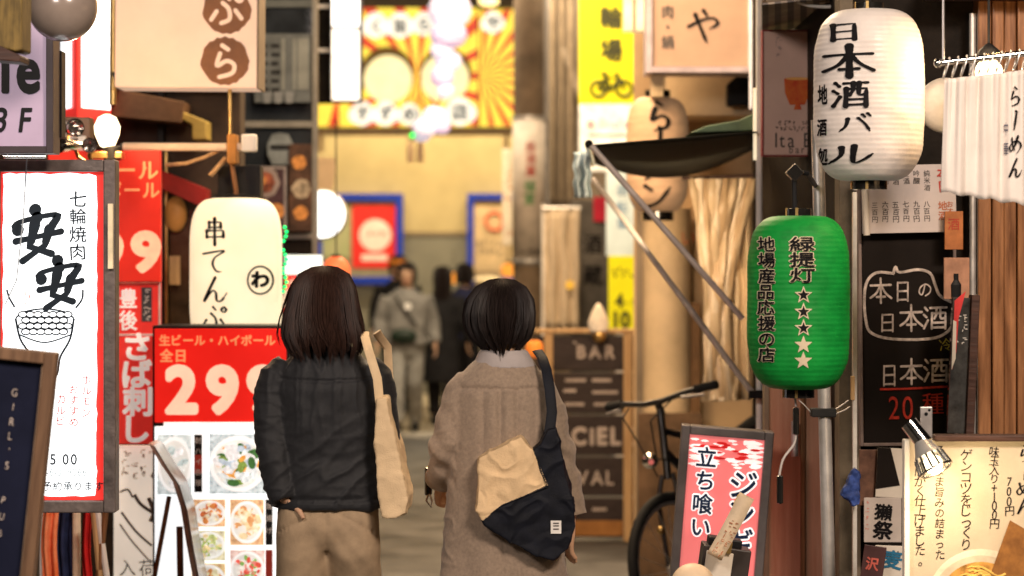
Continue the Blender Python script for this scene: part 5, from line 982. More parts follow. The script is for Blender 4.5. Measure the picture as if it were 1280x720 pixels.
# potted post base seen under the planks
# bicycle
t = thing('bicycle', 'black bicycle parked facing the viewer beside the plank board', 'bicycle', 874, gnd(10.2), 10.2, roll=-15)
h = Vector((-.65, -.76, 0)).normalized(); sd = Vector((-h.y, h.x, 0)); BK = mat('bike_black', (.02, .018, .017), .3, coat=.3); RW = .325
def W_(f, s, z): return h*f+sd*s+Vector((0, 0, z))
fwc, rwc = 0.0, -1.03
for c, nm in ((fwc, 'front_wheel'), (rwc, 'rear_wheel')):
    q = MB(); q.tube([W_(c+RW*.955*cos(2*pi*i/48), 0, RW+RW*.955*sin(2*pi*i/48)) for i in range(49)], .0215, 12); w = q.build(nm, M['rubber'], t, smooth=True)
    q = MB(); q.tube([W_(c+RW*.87*cos(2*pi*i/48), 0, RW+RW*.87*sin(2*pi*i/48)) for i in range(49)], .011, 8); q.build('rim', M['alu'], w, smooth=True)
    q = MB(); q.tube([W_(c, -.05, RW), W_(c, .05, RW)], .022, 12)
    for i in range(20): a = 2*pi*i/20; q.tube([W_(c+.02*cos(a), .025*(-1)**i, RW+.02*sin(a)), W_(c+RW*.86*cos(a+.15), 0, RW+RW*.86*sin(a+.15))], .0012, 4)
    q.build('spokes' if False else 'hub', M['steel'], w)
q = MB(); q.tube([W_(0, -.055, RW), W_(-.05, -.055, .62), W_(-.09, -.03, .72)], .011, 10); q.tube([W_(0, .055, RW), W_(-.05, .055, .62), W_(-.09, .03, .72)], .011, 10); q.tube([W_(-.085, 0, .70), W_(-.155, 0, .99)], .017, 12); q.build('fork', BK, t, smooth=True)
q = MB(); q.tube([W_(-.11, 0, .82), W_(-.55, 0, .30)], .019, 12); q.tube([W_(-.14, 0, .90), W_(-.66, 0, .70)], .016, 12); q.tube([W_(-.55, 0, .30), W_(-.70, 0, .80)], .016, 12); q.tube([W_(-.55, .04, .30), W_(rwc, .06, RW)], .010, 8); q.tube([W_(-.55, -.04, .30), W_(rwc, -.06, RW)], .010, 8); q.tube([W_(-.67, .03, .72), W_(rwc, .06, RW)], .009, 8); q.tube([W_(-.67, -.03, .72), W_(rwc, -.06, RW)], .009, 8); q.build('frame', BK, t, smooth=True)
q = MB(); q.tube([W_(-.16, 0, .97), W_(-.15, 0, 1.03)], .017, 12); q.tube([W_(-.19, -.30, 1.045), W_(-.15, -.17, 1.045), W_(-.12, -.05, 1.03), W_(-.12, .05, 1.03), W_(-.15, .17, 1.045), W_(-.19, .30, 1.045)], .0125, 12); q.build('handlebar', BK, t, smooth=True)
for s_ in (-1, 1):
    q = MB(); q.tube([W_(-.165, s_*.20, 1.046), W_(-.19, s_*.305, 1.045)], .0185, 12); q.build('grip', M['rubber'], t, smooth=True)
    q = MB(); q.tube([W_(-.10, s_*.17, 1.03), W_(-.13, s_*.27, 1.02)], .007, 8); q.build('brake_lever', M['alu'], t, smooth=True)
q = MB(); q.tube([W_(-.1, -.12, 1.03), W_(-.02, -.10, 1.0), W_(.0, -.03, .86), W_(-.06, -.03, .72)], .004, 6); q.tube([W_(-.1, .12, 1.03), W_(.03, .08, .97), W_(-.02, .02, .80), W_(-.2, .01, .76)], .004, 6); q.build('cable', M['rubber'], t, smooth=True)
q = MB(); q.lathe([(.012, -.05), (.034, 0), (.036, .02), (.02, .03)], 20, axis='y'); o = q.build('headlight', M['chrome'], t, smooth=True); o.location = W_(.0, 0, .80); q = MB(); q.tube([W_(-.70, 0, .72), W_(-.72, 0, .77)], .013, 10); q.build('seat_post', M['steel'], t); q = MB(); q.tube([W_(-.60, 0, .78), W_(-.72, 0, .785), W_(-.84, 0, .79)], [.02, .05, .08], 14, flat=.4); q.build('saddle', M['rubber'], t, smooth=True)
q = MB(); q.lathe([(.09, -.004), (.09, .004)], 28, axis='y'); o = q.build('chainring', M['steel'], t); o.location = W_(-.55, .06, .30); o.rotation_euler = (0, 0, math.atan2(sd.y, sd.x)-pi/2)
for s_ in (-1, 1): q = MB(); e = W_(-.55+.12*s_, .09*s_, .30-.11*s_); q.tube([W_(-.55, .07*s_, .30), e], .010, 8); q.tube([e, e+sd*(.09*s_)], .018, 8); q.build('pedal', M['steel'], t)
for i, (f_, z) in enumerate(((-.08, .60), (-.05, .50))): q = MB(); q.ball(W_(f_+.04, -.05, z), .018, seg=10, rings=8); q.build('reflector', M['gold'], t, smooth=True)

# ================================================================== people
SKIN = mat('skin', (.50, .30, .19), .5, var=.08, scale=14, sss=.08)
HAIRM = dict(brown=mat('hair_dark_brown', (.030, .014, .010), .5, spec=.2, var=.4, aniso=(60, 60, 3), scale=3), black=mat('hair_black', (.014, .009, .008), .48, spec=.2, var=.4, aniso=(60, 60, 3), scale=3))
EYEM, LIPM = mat('eye_dark', (.015, .01, .01), .3), mat('lip', (.35, .10, .08), .4)
def hand(q, w, d, side, curl=.35, s=1.0):
    w, d = Vector(w), Vector(d).normalized(); side = Vector(side); side = (side-d*side.dot(d)).normalized(); n = d.cross(side)
    for i in range(4):
        o = (i-1.5)*.0185*s; kn = w+d*.083*s+side*o; q.tube([w+side*o*.45, w+d*.04*s+side*o*.85, kn], [.014*s, .013*s, .0108*s], 8)
        ln = (.056, .072, .079, .070)[i]*s; p = kn; a = curl*.5; pts = [kn]
        for f in (.45, .31, .24): p = p+(d*cos(a)+n*sin(a))*ln*f; pts.append(p); a += curl
        q.tube(pts, [.0098*s, .0092*s, .0085*s, .0068*s], 8)
    a = w+d*.022*s+side*.022*s; b = a+(d*.55+side*.7+n*.35)*.042*s; q.tube([w+d*.01*s, a, b, b+(d*.85+side*.25+n*.35)*.03*s], [.013*s, .013*s, .0105*s, .008*s], 8)
def body(root, J, f=1, voxel=.006, hands=True, s=1.0):
    """one continuous body: head with face, neck, torso, arms with hands, legs, feet; f = +1 faces away from the viewer"""
    q = MB(); c = Vector(J['head']); y = lambda v: f*v*s
    q.ball(c, .072*s, .090*s, .108*s, 24, 16); q.ball(c+Vector((0, y(.03), -.055*s)), .052*s, .058*s, .055*s)
    q.tube([c+Vector((0, y(.084), .015*s)), c+Vector((0, y(.104), -.022*s))], [.009*s, .014*s], 8); q.ball(c+Vector((0, y(.086), -.052*s)), .022*s, .009*s, .011*s, 12, 8)
    for e in (-1, 1): q.ball(c+Vector((e*.073*s, y(-.006), -.008*s)), .011*s, .021*s, .031*s, 12, 8); q.ball(c+Vector((e*.031*s, y(.079), .008*s)), .017*s, .010*s, .011*s, 12, 8)
    q.tube([c+Vector((0, y(-.012), -.06*s)), Vector(J['neck'])], [.052*s, .058*s], 16)
    nk, pv = Vector(J['neck']), Vector(J['pelvis'])
    q.loft([(pv.x, pv.y, pv.z-.08*s, .10*s, .07*s), (pv.x, pv.y, pv.z, .13*s, .09*s), (pv.x, pv.y, pv.z+.16*s, .11*s, .08*s), (nk.x, nk.y, nk.z-.20*s, .13*s, .085*s), (nk.x, nk.y, nk.z-.09*s, .105*s, .06*s), (nk.x, nk.y, nk.z, .06*s, .055*s)], 24)
    for e in ('l', 'r'):
        q.tube([Vector(J['sh'+e])*.5+nk*.5-Vector((0, 0, .05*s)), Vector(J['sh'+e])-Vector((0, 0, .045*s)), J['el'+e], J['wr'+e]], [.04*s, .040*s, .034*s, .025*s], 12); q.ball(J['el'+e], .037*s, seg=12, rings=8)
        w = Vector(J['wr'+e]); hd = Vector(J.get('hd'+e) or (w-Vector(J['el'+e])))
        hand(q, w, hd, J.get('hs'+e) or (0, y(1), 0), J.get('curl'+e, .35), s)
        q.tube([J['hip'+e], J['kn'+e], J['an'+e]], [.075*s, .052*s, .036*s], 14); q.ball(J['kn'+e], .053*s, seg=12, rings=8); a = Vector(J['an'+e]); fd = Vector(J.get('toe'+e) or (0, f, 0))
        q.tube([a-fd*.03*s+Vector((0, 0, -.045*s)), a+fd*.07*s+Vector((0, 0, -.045*s)), a+fd*.15*s+Vector((0, 0, -.05*s))], [.036*s, .036*s, .026*s], 10); q.tube([a, a+Vector((0, 0, -.045*s))], .036*s, 10)
    def paint(p, n):
        d = p-c
        if f*d.y > .05*s and n.y*f > 0:
            if (abs(d.x)-.031*s)**2+(d.z-.009*s)**2*3 < (.013*s)**2 or (abs(abs(d.x)-.031*s) < .019*s and abs(d.z-.031*s) < .004*s): return 1
            if abs(d.x) < .024*s and abs(d.z+.053*s) < .009*s: return 2
        return 0
    return remesh('body', q, voxel, 2, [SKIN, EYEM, LIPM], root, paint=paint)
def ring_at(rings, t):
    t = max(0, min(.9999, t))*(len(rings)-1); i = int(t); u = t-i; return [a+(b-a)*u for a, b in zip(rings[i], rings[i+1])]
def hair(root, rings, m, f=1, n=1300, brow=None, seed=1, gap=.95, rad=.0021, sway=.012, lo=.80, rag=.048):
    rn = random.Random(seed); q = MB(); base = [(cx, cy, z, rx*.93, ry*.93) for cx, cy, z, rx, ry in rings]; b = MB().loft([tuple(ring_at(base, .82*i/24)) for i in range(25)], 40)
    def tuck(v, cy, z): return (v[0], cy+f*.02, v[2]) if (z < brow and f*(v[1]-cy) > .0 and abs(v[0]-rings[2][0]) < .058) else v
    cyy = rings[2][1]; b.v = [tuck(v, cyy, v[2]) for v in b.v]; q.add(b.v, b.f)
    nc = max(24, n//22); locks = [(2*pi*(j+rn.random())/nc, rn.uniform(lo, 1.02)**.8, rn.gauss(0, rag), rn.uniform(0, 6), rn.gauss(0, .14)) for j in range(nc)]
    for i in range(n):
        fly = i % 45 == 0; ca, ct, co_, cw, cd = locks[rn.randrange(nc)]; a = ca+rn.gauss(0, .09); front = abs(((a-(pi/2 if f > 0 else -pi/2))+pi) % (2*pi)-pi) < gap
        t0 = rn.random()**1.5*.30; t1 = ct+rn.gauss(0, .055)
        if front:
            t1 = next((j/40 for j in range(41) if ring_at(rings, j/40)[2] < brow+rn.uniform(-.012, .02)), 1)
            if t1 <= t0+.08: t0 = max(0, t1-.2)
        off = 1+co_+rn.gauss(0, .010)+(rn.uniform(.02, .07) if fly else 0); w = cw+rn.uniform(-.25, .25); pts = []
        for j in range(12):
            u = j/11; tt = t0+(t1-t0)*u; cx, cy, z, rx, ry = ring_at(rings, tt); aa = a+(ca+cd-a)*u*u*.8+sway*3*sin(cw+u*4)*u; ex = 1+.022*sin(w*2+u*6)*u+(off-1)*(.3+.7*u)
            if tt > 1: z -= (tt-1)*.25
            pts.append((cx+rx*ex*cos(aa), cy+ry*ex*sin(aa), z+rn.gauss(0, .0005)))
        q.tube(pts, [rad*(.6 if fly else 1)*(1-.85*(j/11)**2.2) for j in range(12)], 4)
    return q.build('hair', m, root, smooth=True)
def person(label, px, d, yaw=0, group=None):
    t = thing('person', label, 'person', px, gnd(d), d, yaw, group); t.location.z = 0; return t
def shoes(root, J, m, f=1, s=1):
    for e in ('l', 'r'):
        a = Vector(J['an'+e]); fd = Vector(J.get('toe'+e) or (0, f, 0)); q = MB(); z = Vector((0, 0, 1))
        q.tube([a-fd*.05*s-z*.042*s, a+fd*.06*s-z*.044*s, a+fd*.175*s-z*.052*s], [.046*s, .047*s, .033*s], 12); q.tube([a-fd*.01*s+z*.02, a-fd*.005*s-z*.04*s], .045*s, 12)
        remesh('shoe', q, .008, 3, m, root, lambda c, n: Vector((c.x, c.y, max(c.z, a.z-.088*s))))

# ---- woman with long hair, black jacket and khaki trousers
PX, DP = 410, 7.5
t = person('long haired woman seen from behind in black jacket and khaki trousers, hand at her pocket', PX, DP)
J = dict(head=(-.018, .02, 1.478), neck=(-.01, 0, 1.345), pelvis=(0, 0, .86), shl=(-.145, 0, 1.27), ell=(-.168, -.045, 1.065), wrl=(-.130, -.082, .878), hdl=(.52, .20, -.80), hsl=(.5, -.5, .2), curll=.25,
         shr=(.135, 0, 1.27), elr=(.168, .035, 1.06), wrr=(.13, .22, 1.06), hdr=(-.3, .6, .5), hsr=(0, 0, 1), curlr=.9,
         hipl=(-.085, 0, .84), knl=(-.085, .05, .46), anl=(-.08, -.10, .10), hipr=(.085, 0, .84), knr=(.085, .10, .46), anr=(.08, .16, .09))
body(t, J, 1)
hr = [(-.010, .00, 1.600, .010, .010), (-.010, .003, 1.596, .040, .045), (-.012, .005, 1.575, .076, .088), (-.015, .005, 1.535, .098, .112), (-.018, 0, 1.48, .109, .118), (-.02, -.008, 1.43, .119, .120), (-.016, -.02, 1.385, .126, .115), (-.010, -.03, 1.345, .118, .098), (-.006, -.034, 1.318, .100, .084)]
hair(t, hr, HAIRM['brown'], 1, 2200, 1.535, 3, lo=.66, sway=.03)
q = MB(); q.loft([(.003, 0, .852, .172, .128), (.003, 0, .90, .172, .125), (0, 0, 1.0, .166, .115), (0, 0, 1.12, .172, .118), (0, 0, 1.22, .172, .118), (-.005, 0, 1.285, .150, .102), (-.005, 0, 1.325, .108, .085), (-.005, 0, 1.345, .082, .070), (-.008, 0, 1.375, .066, .064)], 40, e=2.3)
q.tube([(-.118, 0, 1.280), (-.152, -.006, 1.252), (-.168, -.016, 1.185), (-.168, -.045, 1.065), (-.152, -.065, .96), (-.130, -.085, .878)], [.056, .064, .063, .056, .052, .046], 20)
q.tube([(.112, 0, 1.280), (.138, .003, 1.248), (.154, .01, 1.18), (.168, .035, 1.06), (.175, .12, 1.03), (.14, .19, 1.05)], [.056, .064, .062, .055, .05, .044], 20)
def ridge(p): return 1-abs(noise.noise(p))*2
def dj(c, n):
    w = Vector((fbm(c*4), fbm(c*4+Vector((7, 0, 0))), 0))*.05; back = max(0, min(1, -c.y*14+.2)); lowm = max(0, min(1, (1.22-c.z)*4))
    d = (c.z*.75-c.x*.66); e = (c.x*.75+c.z*.66)
    v = fbm(c*9, 3)*.0045
    v += back*.011*lowm*max(0, ridge(Vector((d*16, e*4.5, 1))+w*9)-.45)                       # long diagonal drag folds
    v += back*.008*max(0, ridge(Vector((c.x*22, c.z*4, 5))+w*12)-.5)*max(0, min(1, (c.z-1.0)*5))
    v += .0055*max(0, ridge(Vector((c.x*9, c.y*9, c.z*26))+w*14)-.45)*(1 if abs(c.x) > .13 else .55*lowm)      # sleeve and waist creases
    if c.z < .888 and abs(c.x) < .18: v += .004*(1 if c.z < .876 else -.8)
    if abs(c.z-1.245-.05*abs(c.x)) < .005 and c.y < 0 and abs(c.x) < .14: v -= .004
    return c+n*v
JK = mat('black_jacket_cloth', (.010, .0105, .013), .56, spec=.30, var=.18, scale=90, bump=.35, bscale=600, sheen=.10)
remesh('jacket', q, .0052, 7, JK, t, dj)
q = MB(); q.loft([(0, 0, .905, .150, .110), (0, 0, .86, .158, .116), (0, 0, .79, .156, .116), (0, 0, .75, .12, .10), (0, 0, .715, .06, .075)], 32, e=2.3)
for e, k2, a2 in ((-1, J['knl'], J['anl']), (1, J['knr'], J['anr'])): q.loft([(e*.074, 0, .88, .080, .108), (e*.077, 0, .79, .084, .116), (e*.080, .004, .70, .084, .106), (e*.083, k2[1]*.5, .60, .082, .092), (e*.084, k2[1]*.9, .47, .077, .082), (e*.082, a2[1], .12, .073, .078)], 26, e=2.2)
def dt(c, n):
    v = fbm(Vector((c.x*8, c.y*8, c.z*6)), 3)*.0012+.0016*sin((c.z*1.0+abs(c.x)*1.6)*52+5*noise.noise(c*6))*max(0, 1-abs(c.z-.70)/.14)
    if c.y < -.03 and abs(c.x) < .012 and c.z > .70: v -= .006*(1-abs(c.x)/.012)
    for e in (-1, 1):                                   # slanting pocket welts
        l = (c.x-e*.11)*e*.55+(c.z-.80)
        if c.y < 0 and abs(l) < .007 and .05 < c.x*e < .15 and .72 < c.z < .86: v -= .004
    return c+n*v
KH = mat('khaki_cotton', (.38, .275, .175), .8, var=.14, scale=16, bump=.4, bscale=360)
remesh('trousers', q, .0075, 18, KH, t, dt); shoes(t, J, M['rubber'])
# her canvas tote
t2 = thing('tote_bag', 'cream canvas tote bag hanging from the shoulder of the long haired woman', 'bag', 494, 643, DP); k = DP/F
CV = mat('natural_canvas', (.66, .49, .30), .8, var=.10, scale=10, bump=.5, bscale=260)
out = [L(t2, *p) for p in ((473, 494), (487, 492), (494, 530), (506, 585), (514, 618), (511, 636), (496, 642), (481, 640), (474, 600), (472, 545))]
q = MB(); q.prism(out, -.17, .17)
remesh('bag', q, .006, 4, CV, t2, lambda c, n: c+n*(.006*fbm(c*11)+.0035*max(0, ridge(Vector((c.x*14, c.y*8, c.z*11))+Vector((1, 1, 1))*fbm(c*5)*.7)-.5)))
for y0, y1, x0, xt, x1 in ((-.15, -.085, 478, 464, 457), (.14, .06, 486, 482, 472)):
    pts = [L(t2, x0, 500), L(t2, x0-3, 470), L(t2, xt, 436), L(t2, x1, 419)]; ys = [y0, y0*1.0, y0*.9, y1*.6]
    q = MB(); q.tube([(a, y, b) for (a, b), y in zip(pts, ys)]+[(L(t2, x1-1, 0)[0], 0, L(t2, 0, 415)[1])], .014, 12, flat=.18, up=(.25, -1, .2)); q.build('strap', CV, t2, smooth=True)

# ---- woman with short hair and taupe coat
PX, DP = 637, 7.55
t = person('short haired woman seen from behind in a long taupe coat holding a phone', PX, DP); s_ = DP/F
J = dict(head=(-.025, .02, 1.437), neck=(-.015, 0, 1.30), pelvis=(-.015, 0, .84), shl=(-.13, 0, 1.23), ell=(-.196, -.03, 1.03), wrl=(-.222, .12, .915), hdl=(-.12, .7, -.45), hsl=(.1, .2, 1), curll=.6,
         shr=(.085, 0, 1.23), elr=(.144, -.012, 1.0), wrr=(.190, -.03, .815), hdr=(-.10, .05, -1), hsr=(-.35, .9, 0), curlr=.42,
         hipl=(-.08, 0, .82), knl=(-.08, .10, .46), anl=(-.08, .14, .09), hipr=(.08, 0, .82), knr=(.08, .04, .46), anr=(.08, -.10, .10))
body(t, J, 1)
hr = [(-.025, .01, 1.560, .01, .01), (-.025, .01, 1.556, .040, .045), (-.026, .01, 1.535, .076, .086), (-.028, .008, 1.495, .101, .110), (-.030, .002, 1.450, .1075, .116), (-.030, -.004, 1.410, .103, .108), (-.028, -.012, 1.375, .088, .092), (-.026, -.016, 1.345, .060, .072), (-.026, -.016, 1.325, .048, .060)]
hair(t, hr, HAIRM['black'], 1, 2000, 1.50, 5, sway=.03, lo=.60, rag=.085)
q = MB(); q.loft([(-.025, 0, .30, .235, .175), (-.025, 0, .5, .215, .160), (-.022, 0, .70, .192, .146), (-.018, 0, .90, .178, .134), (-.02, 0, 1.08, .168, .122), (-.022, 0, 1.19, .160, .114), (-.026, 0, 1.24, .145, .102), (-.022, 0, 1.285, .108, .086), (-.018, 0, 1.312, .080, .070)], 44, e=2.25)
q.tube([(-.118, 0, 1.235), (-.142, -.006, 1.205), (-.162, -.014, 1.14), (-.196, -.03, 1.04), (-.208, .03, .97), (-.216, .10, .925)], [.054, .061, .061, .057, .054, .051], 20)
q.tube([(.062, 0, 1.235), (.086, -.004, 1.205), (.112, -.008, 1.14), (.144, -.012, 1.0), (.170, -.02, .90), (.188, -.028, .82)], [.054, .064, .065, .060, .055, .050], 20)
def dc(c, n):
    v = fbm(Vector((c.x*7, c.y*7, c.z*4.5)), 3)*.004+.007*max(0, ridge(Vector((c.x*10, c.y*10, c.z*17))+Vector((1, 2, 0))*fbm(c*4)*.6)-.5)*(1 if c.x < -.17 or c.x > .11 else .35); back = max(0, min(1, (-c.y-.03)*14)); xx = c.x+.018
    if c.y < -.02 and abs(xx) < .135:
        if c.z < 1.215:
            env = max(0, min(1, (c.z-.80)*3.2))*max(0, 1-abs(xx)/.125); v += back*.011*env*(abs(sin(xx*58+.6))**.6*2-1)
        if abs(c.z-1.218-.02*abs(xx)) < .005: v -= .007*back
        if abs(xx) < .003 and .4 < c.z < 1.0: v -= .004*back
        if 1.218 < c.z < 1.30: v += .0015*back
    v += .008*max(0, min(1, (.95-c.z)*2))*sin(math.atan2(c.y, xx)*7+2*c.z+2*noise.noise(c*3))
    if (xx < -.15 or xx > .12) and c.z > .8: v += .0065*sin(c.z*66+xx*70+5*noise.noise(c*7))*max(0, 1-abs(c.z-1.03)/.17)
    return c+n*v
CT = mat('taupe_wool', (.285, .215, .160), .9, spec=.12, var=.12, scale=90, bump=.5, bscale=600, sheen=.2)
coat = remesh('coat', q, .0055, 6, CT, t, dc)
q = MB(); q.loft([(-.016, -.002, 1.283, .106, .090), (-.018, -.004, 1.305, .092, .082), (-.020, -.006, 1.332, .078, .072), (-.021, -.004, 1.342, .072, .066), (-.020, 0, 1.33, .066, .060)], 36); remesh('collar', q, .006, 3, mat('collar_lilac', (.36, .32, .31), .8, var=.08, bump=.3, bscale=400), t, lambda c, n: c+n*.002*fbm(c*14))
q = MB(); q.tube([(.183, -.026, .838), (.189, -.029, .815)], .0545, 20); q.build('cuff', CT, t, smooth=True)
shoes(t, J, M['rubber'])
t2 = thing('phone', 'black phone with a dangling strap held by the coated woman’s left hand', 'phone', 533, 640, DP-.0)
t2.location = Vector(((533-640)*s_, DP+.20, EYE+(HZ-640)*s_)); q = MB(); q.box(-.012, .010, -.035, .035, .035, .125); q.build('case', M['gloss'], t2, bevel=.005); q = MB(); q.box(.0101, .0115, -.031, .031, .04, .12); q.build('screen', mat('phone_screen', (.05, .06, .08), .1), t2)
q = MB(); q.tube([(0, -.03, .04), (-.006, -.045, .02), (.010, -.05, .0), (.012, -.04, .02), (.004, -.032, .04)], .0035, 6); q.build('strap', M['alu'], t2, smooth=True)
# her sling bag
t2 = thing('sling_bag', 'slouchy sling bag, cream above and navy black below, across the taupe coat', 'bag', 660, 697, DP-.14); k = INFO[t2.name][2]
def lp(pts): return [L(t2, *p) for p in pts]
NB = mat('navy_nylon', (.007, .008, .013), .6, spec=.15, var=.3, scale=20, bump=.3, bscale=300)
CREAM = lp(((585, 640), (590, 560), (630, 530), (656, 536), (668, 566), (684, 604), (655, 617), (628, 628), (604, 648)))
def inside(x, z, poly):
    r = False
    for (x0, z0), (x1, z1) in zip(poly, poly[1:]+poly[:1]):
        if (z0 > z) != (z1 > z) and x < (x1-x0)*(z-z0)/(z1-z0)+x0: r = not r
    return r
q = MB(); q.prism(lp(((596, 636), (598, 602), (599, 572), (627, 556), (651, 544), (666, 562), (674, 556), (684, 536), (695, 533), (704, 575), (714, 620), (719, 655), (709, 685), (692, 698), (668, 692), (638, 676), (606, 654))), -.062, .055)
CRN = mat('cream_nylon', (.66, .47, .27), .7, var=.14, scale=14, bump=.5, bscale=240)
def bagd(c, n):
    v = .006*fbm(c*8)+.010*max(0, ridge(Vector((c.x*9+c.z*6, c.y*5, c.z*10-c.x*7))+Vector((1, 1, 1))*fbm(c*6)*.6)-.5)
    return c+n*v
remesh('bag', q, .0028, 22, [NB, CRN], t2, bagd, paint=lambda c, n: 1 if inside(c.x, c.z, CREAM) and c.y < .045 else 0)
q = MB(); sp = lp(((668, 562), (676, 588), (684, 606), (655, 618), (628, 629), (603, 647))); q.tube([(x, -.066+.006*(i in (0, 5)), z) for i, (x, z) in enumerate(sp)], .0022, 6); q.build('piping', NB, t2, smooth=True)
q = MB(); a = L(t2, 688, 664); q.box(a[0], a[0]+13*k, -.0675, -.064, a[1], a[1]+16*k); q.build('label', M['white'], t2); q = MB()
for z in (.3, .55, .75): q.box(a[0]+3*k, a[0]+10*k, -.0685, -.0676, a[1]+16*k*z, a[1]+16*k*z+1.6*k)
q.build('label_print', M['inkgrey'], t2)
sp = [(686, 545, -.03), (690, 515, -.0), (687, 485, .015), (683, 462, .045), (678, 448, .09), (672, 440, .135)]
q = MB(); q.tube([(L(t2, x, 0)[0], y, L(t2, 0, yy)[1]) for x, yy, y in sp], .0165, 12, flat=.16, up=(.1, -1, .15)); q.build('strap', NB, t2, smooth=True)

# ---- walkers further down the lane
def walker(label, px, d, H, f, topm, botm, hairm, longhair, st=.18, yaw=0, arms=(.0, .0), coat=False, wid=1.0, capm=None):
    t = person(label, px, d, yaw); s = H/1.62; sw = .17*wid
    J = dict(head=(0, .02*f, 1.50*s), neck=(0, 0, 1.36*s), pelvis=(0, 0, .88*s), shl=(-sw*s, 0, 1.30*s), ell=(-(sw+.065)*s, -.03*f+arms[0]*.4, 1.06*s), wrl=(-(sw+.075)*s, .05*f+arms[0], .86*s),
             shr=(sw*s, 0, 1.30*s), elr=((sw+.065)*s, -.03*f+arms[1]*.4, 1.06*s), wrr=((sw+.085)*s, .05*f+arms[1], .86*s), hipl=(-.085*s, 0, .86*s), knl=(-.085*s, (st*.5+.05)*f, .48*s), anl=(-.08*s, st*f, .09*s),
             hipr=(.085*s, 0, .86*s), knr=(.08*s, (.04-st*.2)*f, .48*s), anr=(.075*s, -st*f, .10*s))
    body(t, J, f, .0075, s=s)
    zb = 1.18 if longhair else 1.40
    hr = [(0, 0, 1.622*s, .01, .01), (0, 0, 1.617*s, .045*s, .05*s), (0, 0, 1.59*s, .08*s, .092*s), (0, 0, 1.54*s, .092*s, .106*s), (0, -.008*f, 1.48*s, .094*s, .104*s), (0, -.02*f, 1.42*s, .088*s, .092*s), (0, -.035*f, (zb+.06)*s, (.10 if longhair else .075)*s, .07*s), (0, -.04*f, zb*s, .075*s, .05*s)]
    hair(t, hr, hairm, f, 260, 1.545*s, 8, rad=.0042)
    q = MB(); zl = .45 if coat else .84
    q.loft([(0, 0, zl*s, (.21 if coat else .185)*wid*s, .15*s), (0, 0, .95*s, .17*wid*s, .13*s), (0, 0, 1.12*s, .175*wid*s, .125*s), (0, 0, 1.25*s, .182*wid*s, .115*s), (0, 0, 1.31*s, .15*wid*s, .09*s), (0, 0, 1.37*s, .07*s, .065*s)], 32, e=2.3)
    for e in 'lr': q.tube([J['sh'+e], J['el'+e], J['wr'+e]], [.068*s, .062*s, .05*s], 16)
    remesh('coat' if coat else 'shirt', q, .013, 3, topm, t, lambda c, n: c+n*.012*fbm(c*6))
    q = MB(); q.loft([(0, 0, .93*s, .14*s, .11*s), (0, 0, .8*s, .155*s, .12*s), (0, 0, .74*s, .15*s, .11*s)], 28)
    for e in 'lr': q.tube([J['hip'+e], J['kn'+e], (J['an'+e][0], J['an'+e][1], .12*s)], [.092*s, .078*s, .07*s], 16)
    remesh('trousers', q, .013, 3, botm, t, lambda c, n: c+n*.010*fbm(c*7)); shoes(t, J, M['rubber'], f, s)
    return t, J, s
GREY = mat('grey_knit', (.18, .17, .155), .85, var=.2, bump=.4); LG = mat('pale_grey_denim', (.24, .23, .21), .8, var=.2); BL = mat('black_wool', (.010, .009, .010), .8, var=.3); NVY = mat('navy_wool', (.018, .020, .055), .8, var=.3)
t, J, s = walker('walker facing the viewer in grey top and pale trousers with a dark waist bag', 508, 23.0, 1.64, -1, GREY, LG, HAIRM['black'], False, .20, 0, (-.05, .05), wid=1.12)
q = MB(); q.ball((-.02, -.155, .935), .13, .06, .075, 24, 14); o = remesh('waist_bag', q, .012, 3, mat('dark_green_nylon', (.012, .022, .014), .5, var=.3), t)
q = MB(); q.tube([(-.19, -.02, .98), (0, -.14, .965), (.19, -.02, .98), (.12, .12, 1.0), (-.12, .12, 1.0), (-.19, -.02, .98)], .018, 8, flat=.4); q.build('belt', M['rubber'], t, smooth=True)
q = MB(); q.tube([(-.11, -.10, 1.33), (-.02, -.15, 1.2), (.1, -.15, 1.05)], .014, 8, flat=.4); q.build('strap', M['rubber'], t, smooth=True); q = MB(); q.disc(0.02, 1.22, .035, -.155, n=16); q.build('badge', M['white'], t)
walker('walker in a long black coat with long black hair beyond the two women', 553, 24.0, 1.60, 1, BL, BL, HAIRM['black'], True, .12, 0, (.05, -.05), coat=True, wid=1.0)
walker('walker in a navy jacket beyond the black coated walker', 581, 25.0, 1.63, 1, NVY, BL, HAIRM['black'], False, .15, -25, (.1, .05), wid=.95)
t, J, s = walker('tall walker with an orange cap behind the grey clad walker', 497, 26.0, 1.72, -1, BL, BL, HAIRM['black'], False, .14, 0, (0, 0))
q = MB(); q.ball((0, .0, 1.645), .105, .12, .055, 24, 12); q.prism([(-.07, 1.628), (.07, 1.628), (.07, 1.64), (-.07, 1.64)], -.20, -.08); q.build('cap', mat('orange_cap', (.75, .26, .03), .7), t, smooth=True)

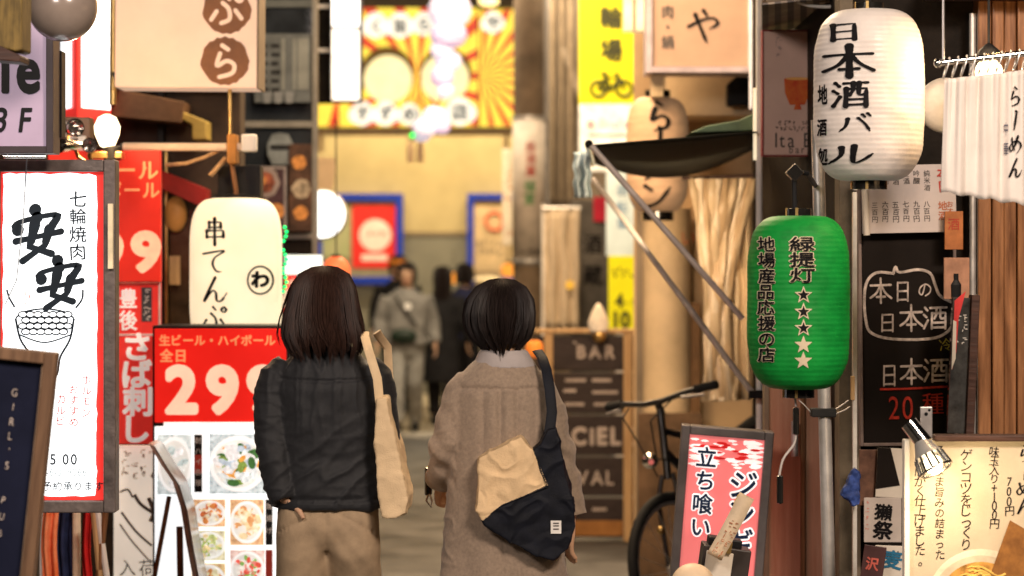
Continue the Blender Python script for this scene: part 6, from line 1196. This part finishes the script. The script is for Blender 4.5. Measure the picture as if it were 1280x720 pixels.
# ------------------------------------------------------------------ marks become sub-parts of the panel they are on; groups for repeats
MARKS = {'lettering', 'handwriting', 'star', 'crest', 'emblem', 'chalk_line', 'cup', 'cup_rim', 'cloud', 'pale_disc', 'dark_disc', 'sunray', 'charcoal', 'charcoal_outline', 'grill_drawing', 'marbling', 'brush_stroke', 'cycle_pictogram', 'logo', 'rule', 'bowl_print', 'soup_print', 'noodle_print', 'seaweed_print', 'print', 'bottle_print', 'ink_drawing', 'caption', 'food_photo', 'name_label', 'red_label', 'round_patch', 'label_print', 'border_line', 'dish'}
for o in [o for o in COL.objects if o.type == 'MESH' and not o.data.vertices]: bpy.data.objects.remove(o)
FACES = ('face', 'panel', 'board', 'shade', 'sheet', 'paper', 'card', 'poster', 'price_panel', 'menu_panel', 'white_panel', 'blue_panel', 'tariff_panel', 'plank', 'notice', 'header', 'slip', 'pocket', 'label', 'box', 'cloth', 'shaft', 'back_wall')
base = lambda o: o.name.rsplit('.', 1)[0] if o.name[-3:].isdigit() else o.name
def span(o):
    xs = [v.co.x for v in o.data.vertices]; zs = [v.co.z for v in o.data.vertices]; return min(xs), max(xs), min(zs), max(zs)
for t in [o for o in COL.objects if o.parent is None and 'category' in o and o.type == 'EMPTY']:
    kids = [c for c in t.children if c.type == 'MESH']; fc = [(c, span(c)) for c in kids if base(c) in FACES and not c.location.length]
    for c in kids:
        if base(c) not in MARKS or c.location.length: continue
        a = span(c); mx, mz = (a[0]+a[1])/2, (a[2]+a[3])/2
        hit = [(s[1]-s[0])*(s[3]-s[2]) for f, s in fc if s[0]-.01 <= mx <= s[1]+.01 and s[2]-.01 <= mz <= s[3]+.01]
        for f, s in fc:
            if hit and (s[1]-s[0])*(s[3]-s[2]) == min(hit) and s[0]-.01 <= mx <= s[1]+.01 and s[2]-.01 <= mz <= s[3]+.01: c.parent = f; break
GROUPS = {'food_poster': 'food posters in the dark glass front', 'poster_case': 'blue poster cases on the end wall', 'sake_label': 'white sake labels by the ramen board', 'dark_label': 'dark sake labels by the ramen board', 'wall_card': 'cards pinned beside the blackboard', 'cloth_banner': 'cloth banners under the grill sign', 'paper_lamp': 'small paper lamps'}
for o in COL.objects:
    if o.parent is None and base(o) in GROUPS: o['group'] = GROUPS[base(o)]
    if base(o) == 'person' and 'walker' in o.get('label', ''): o['group'] = 'walkers further down the lane'
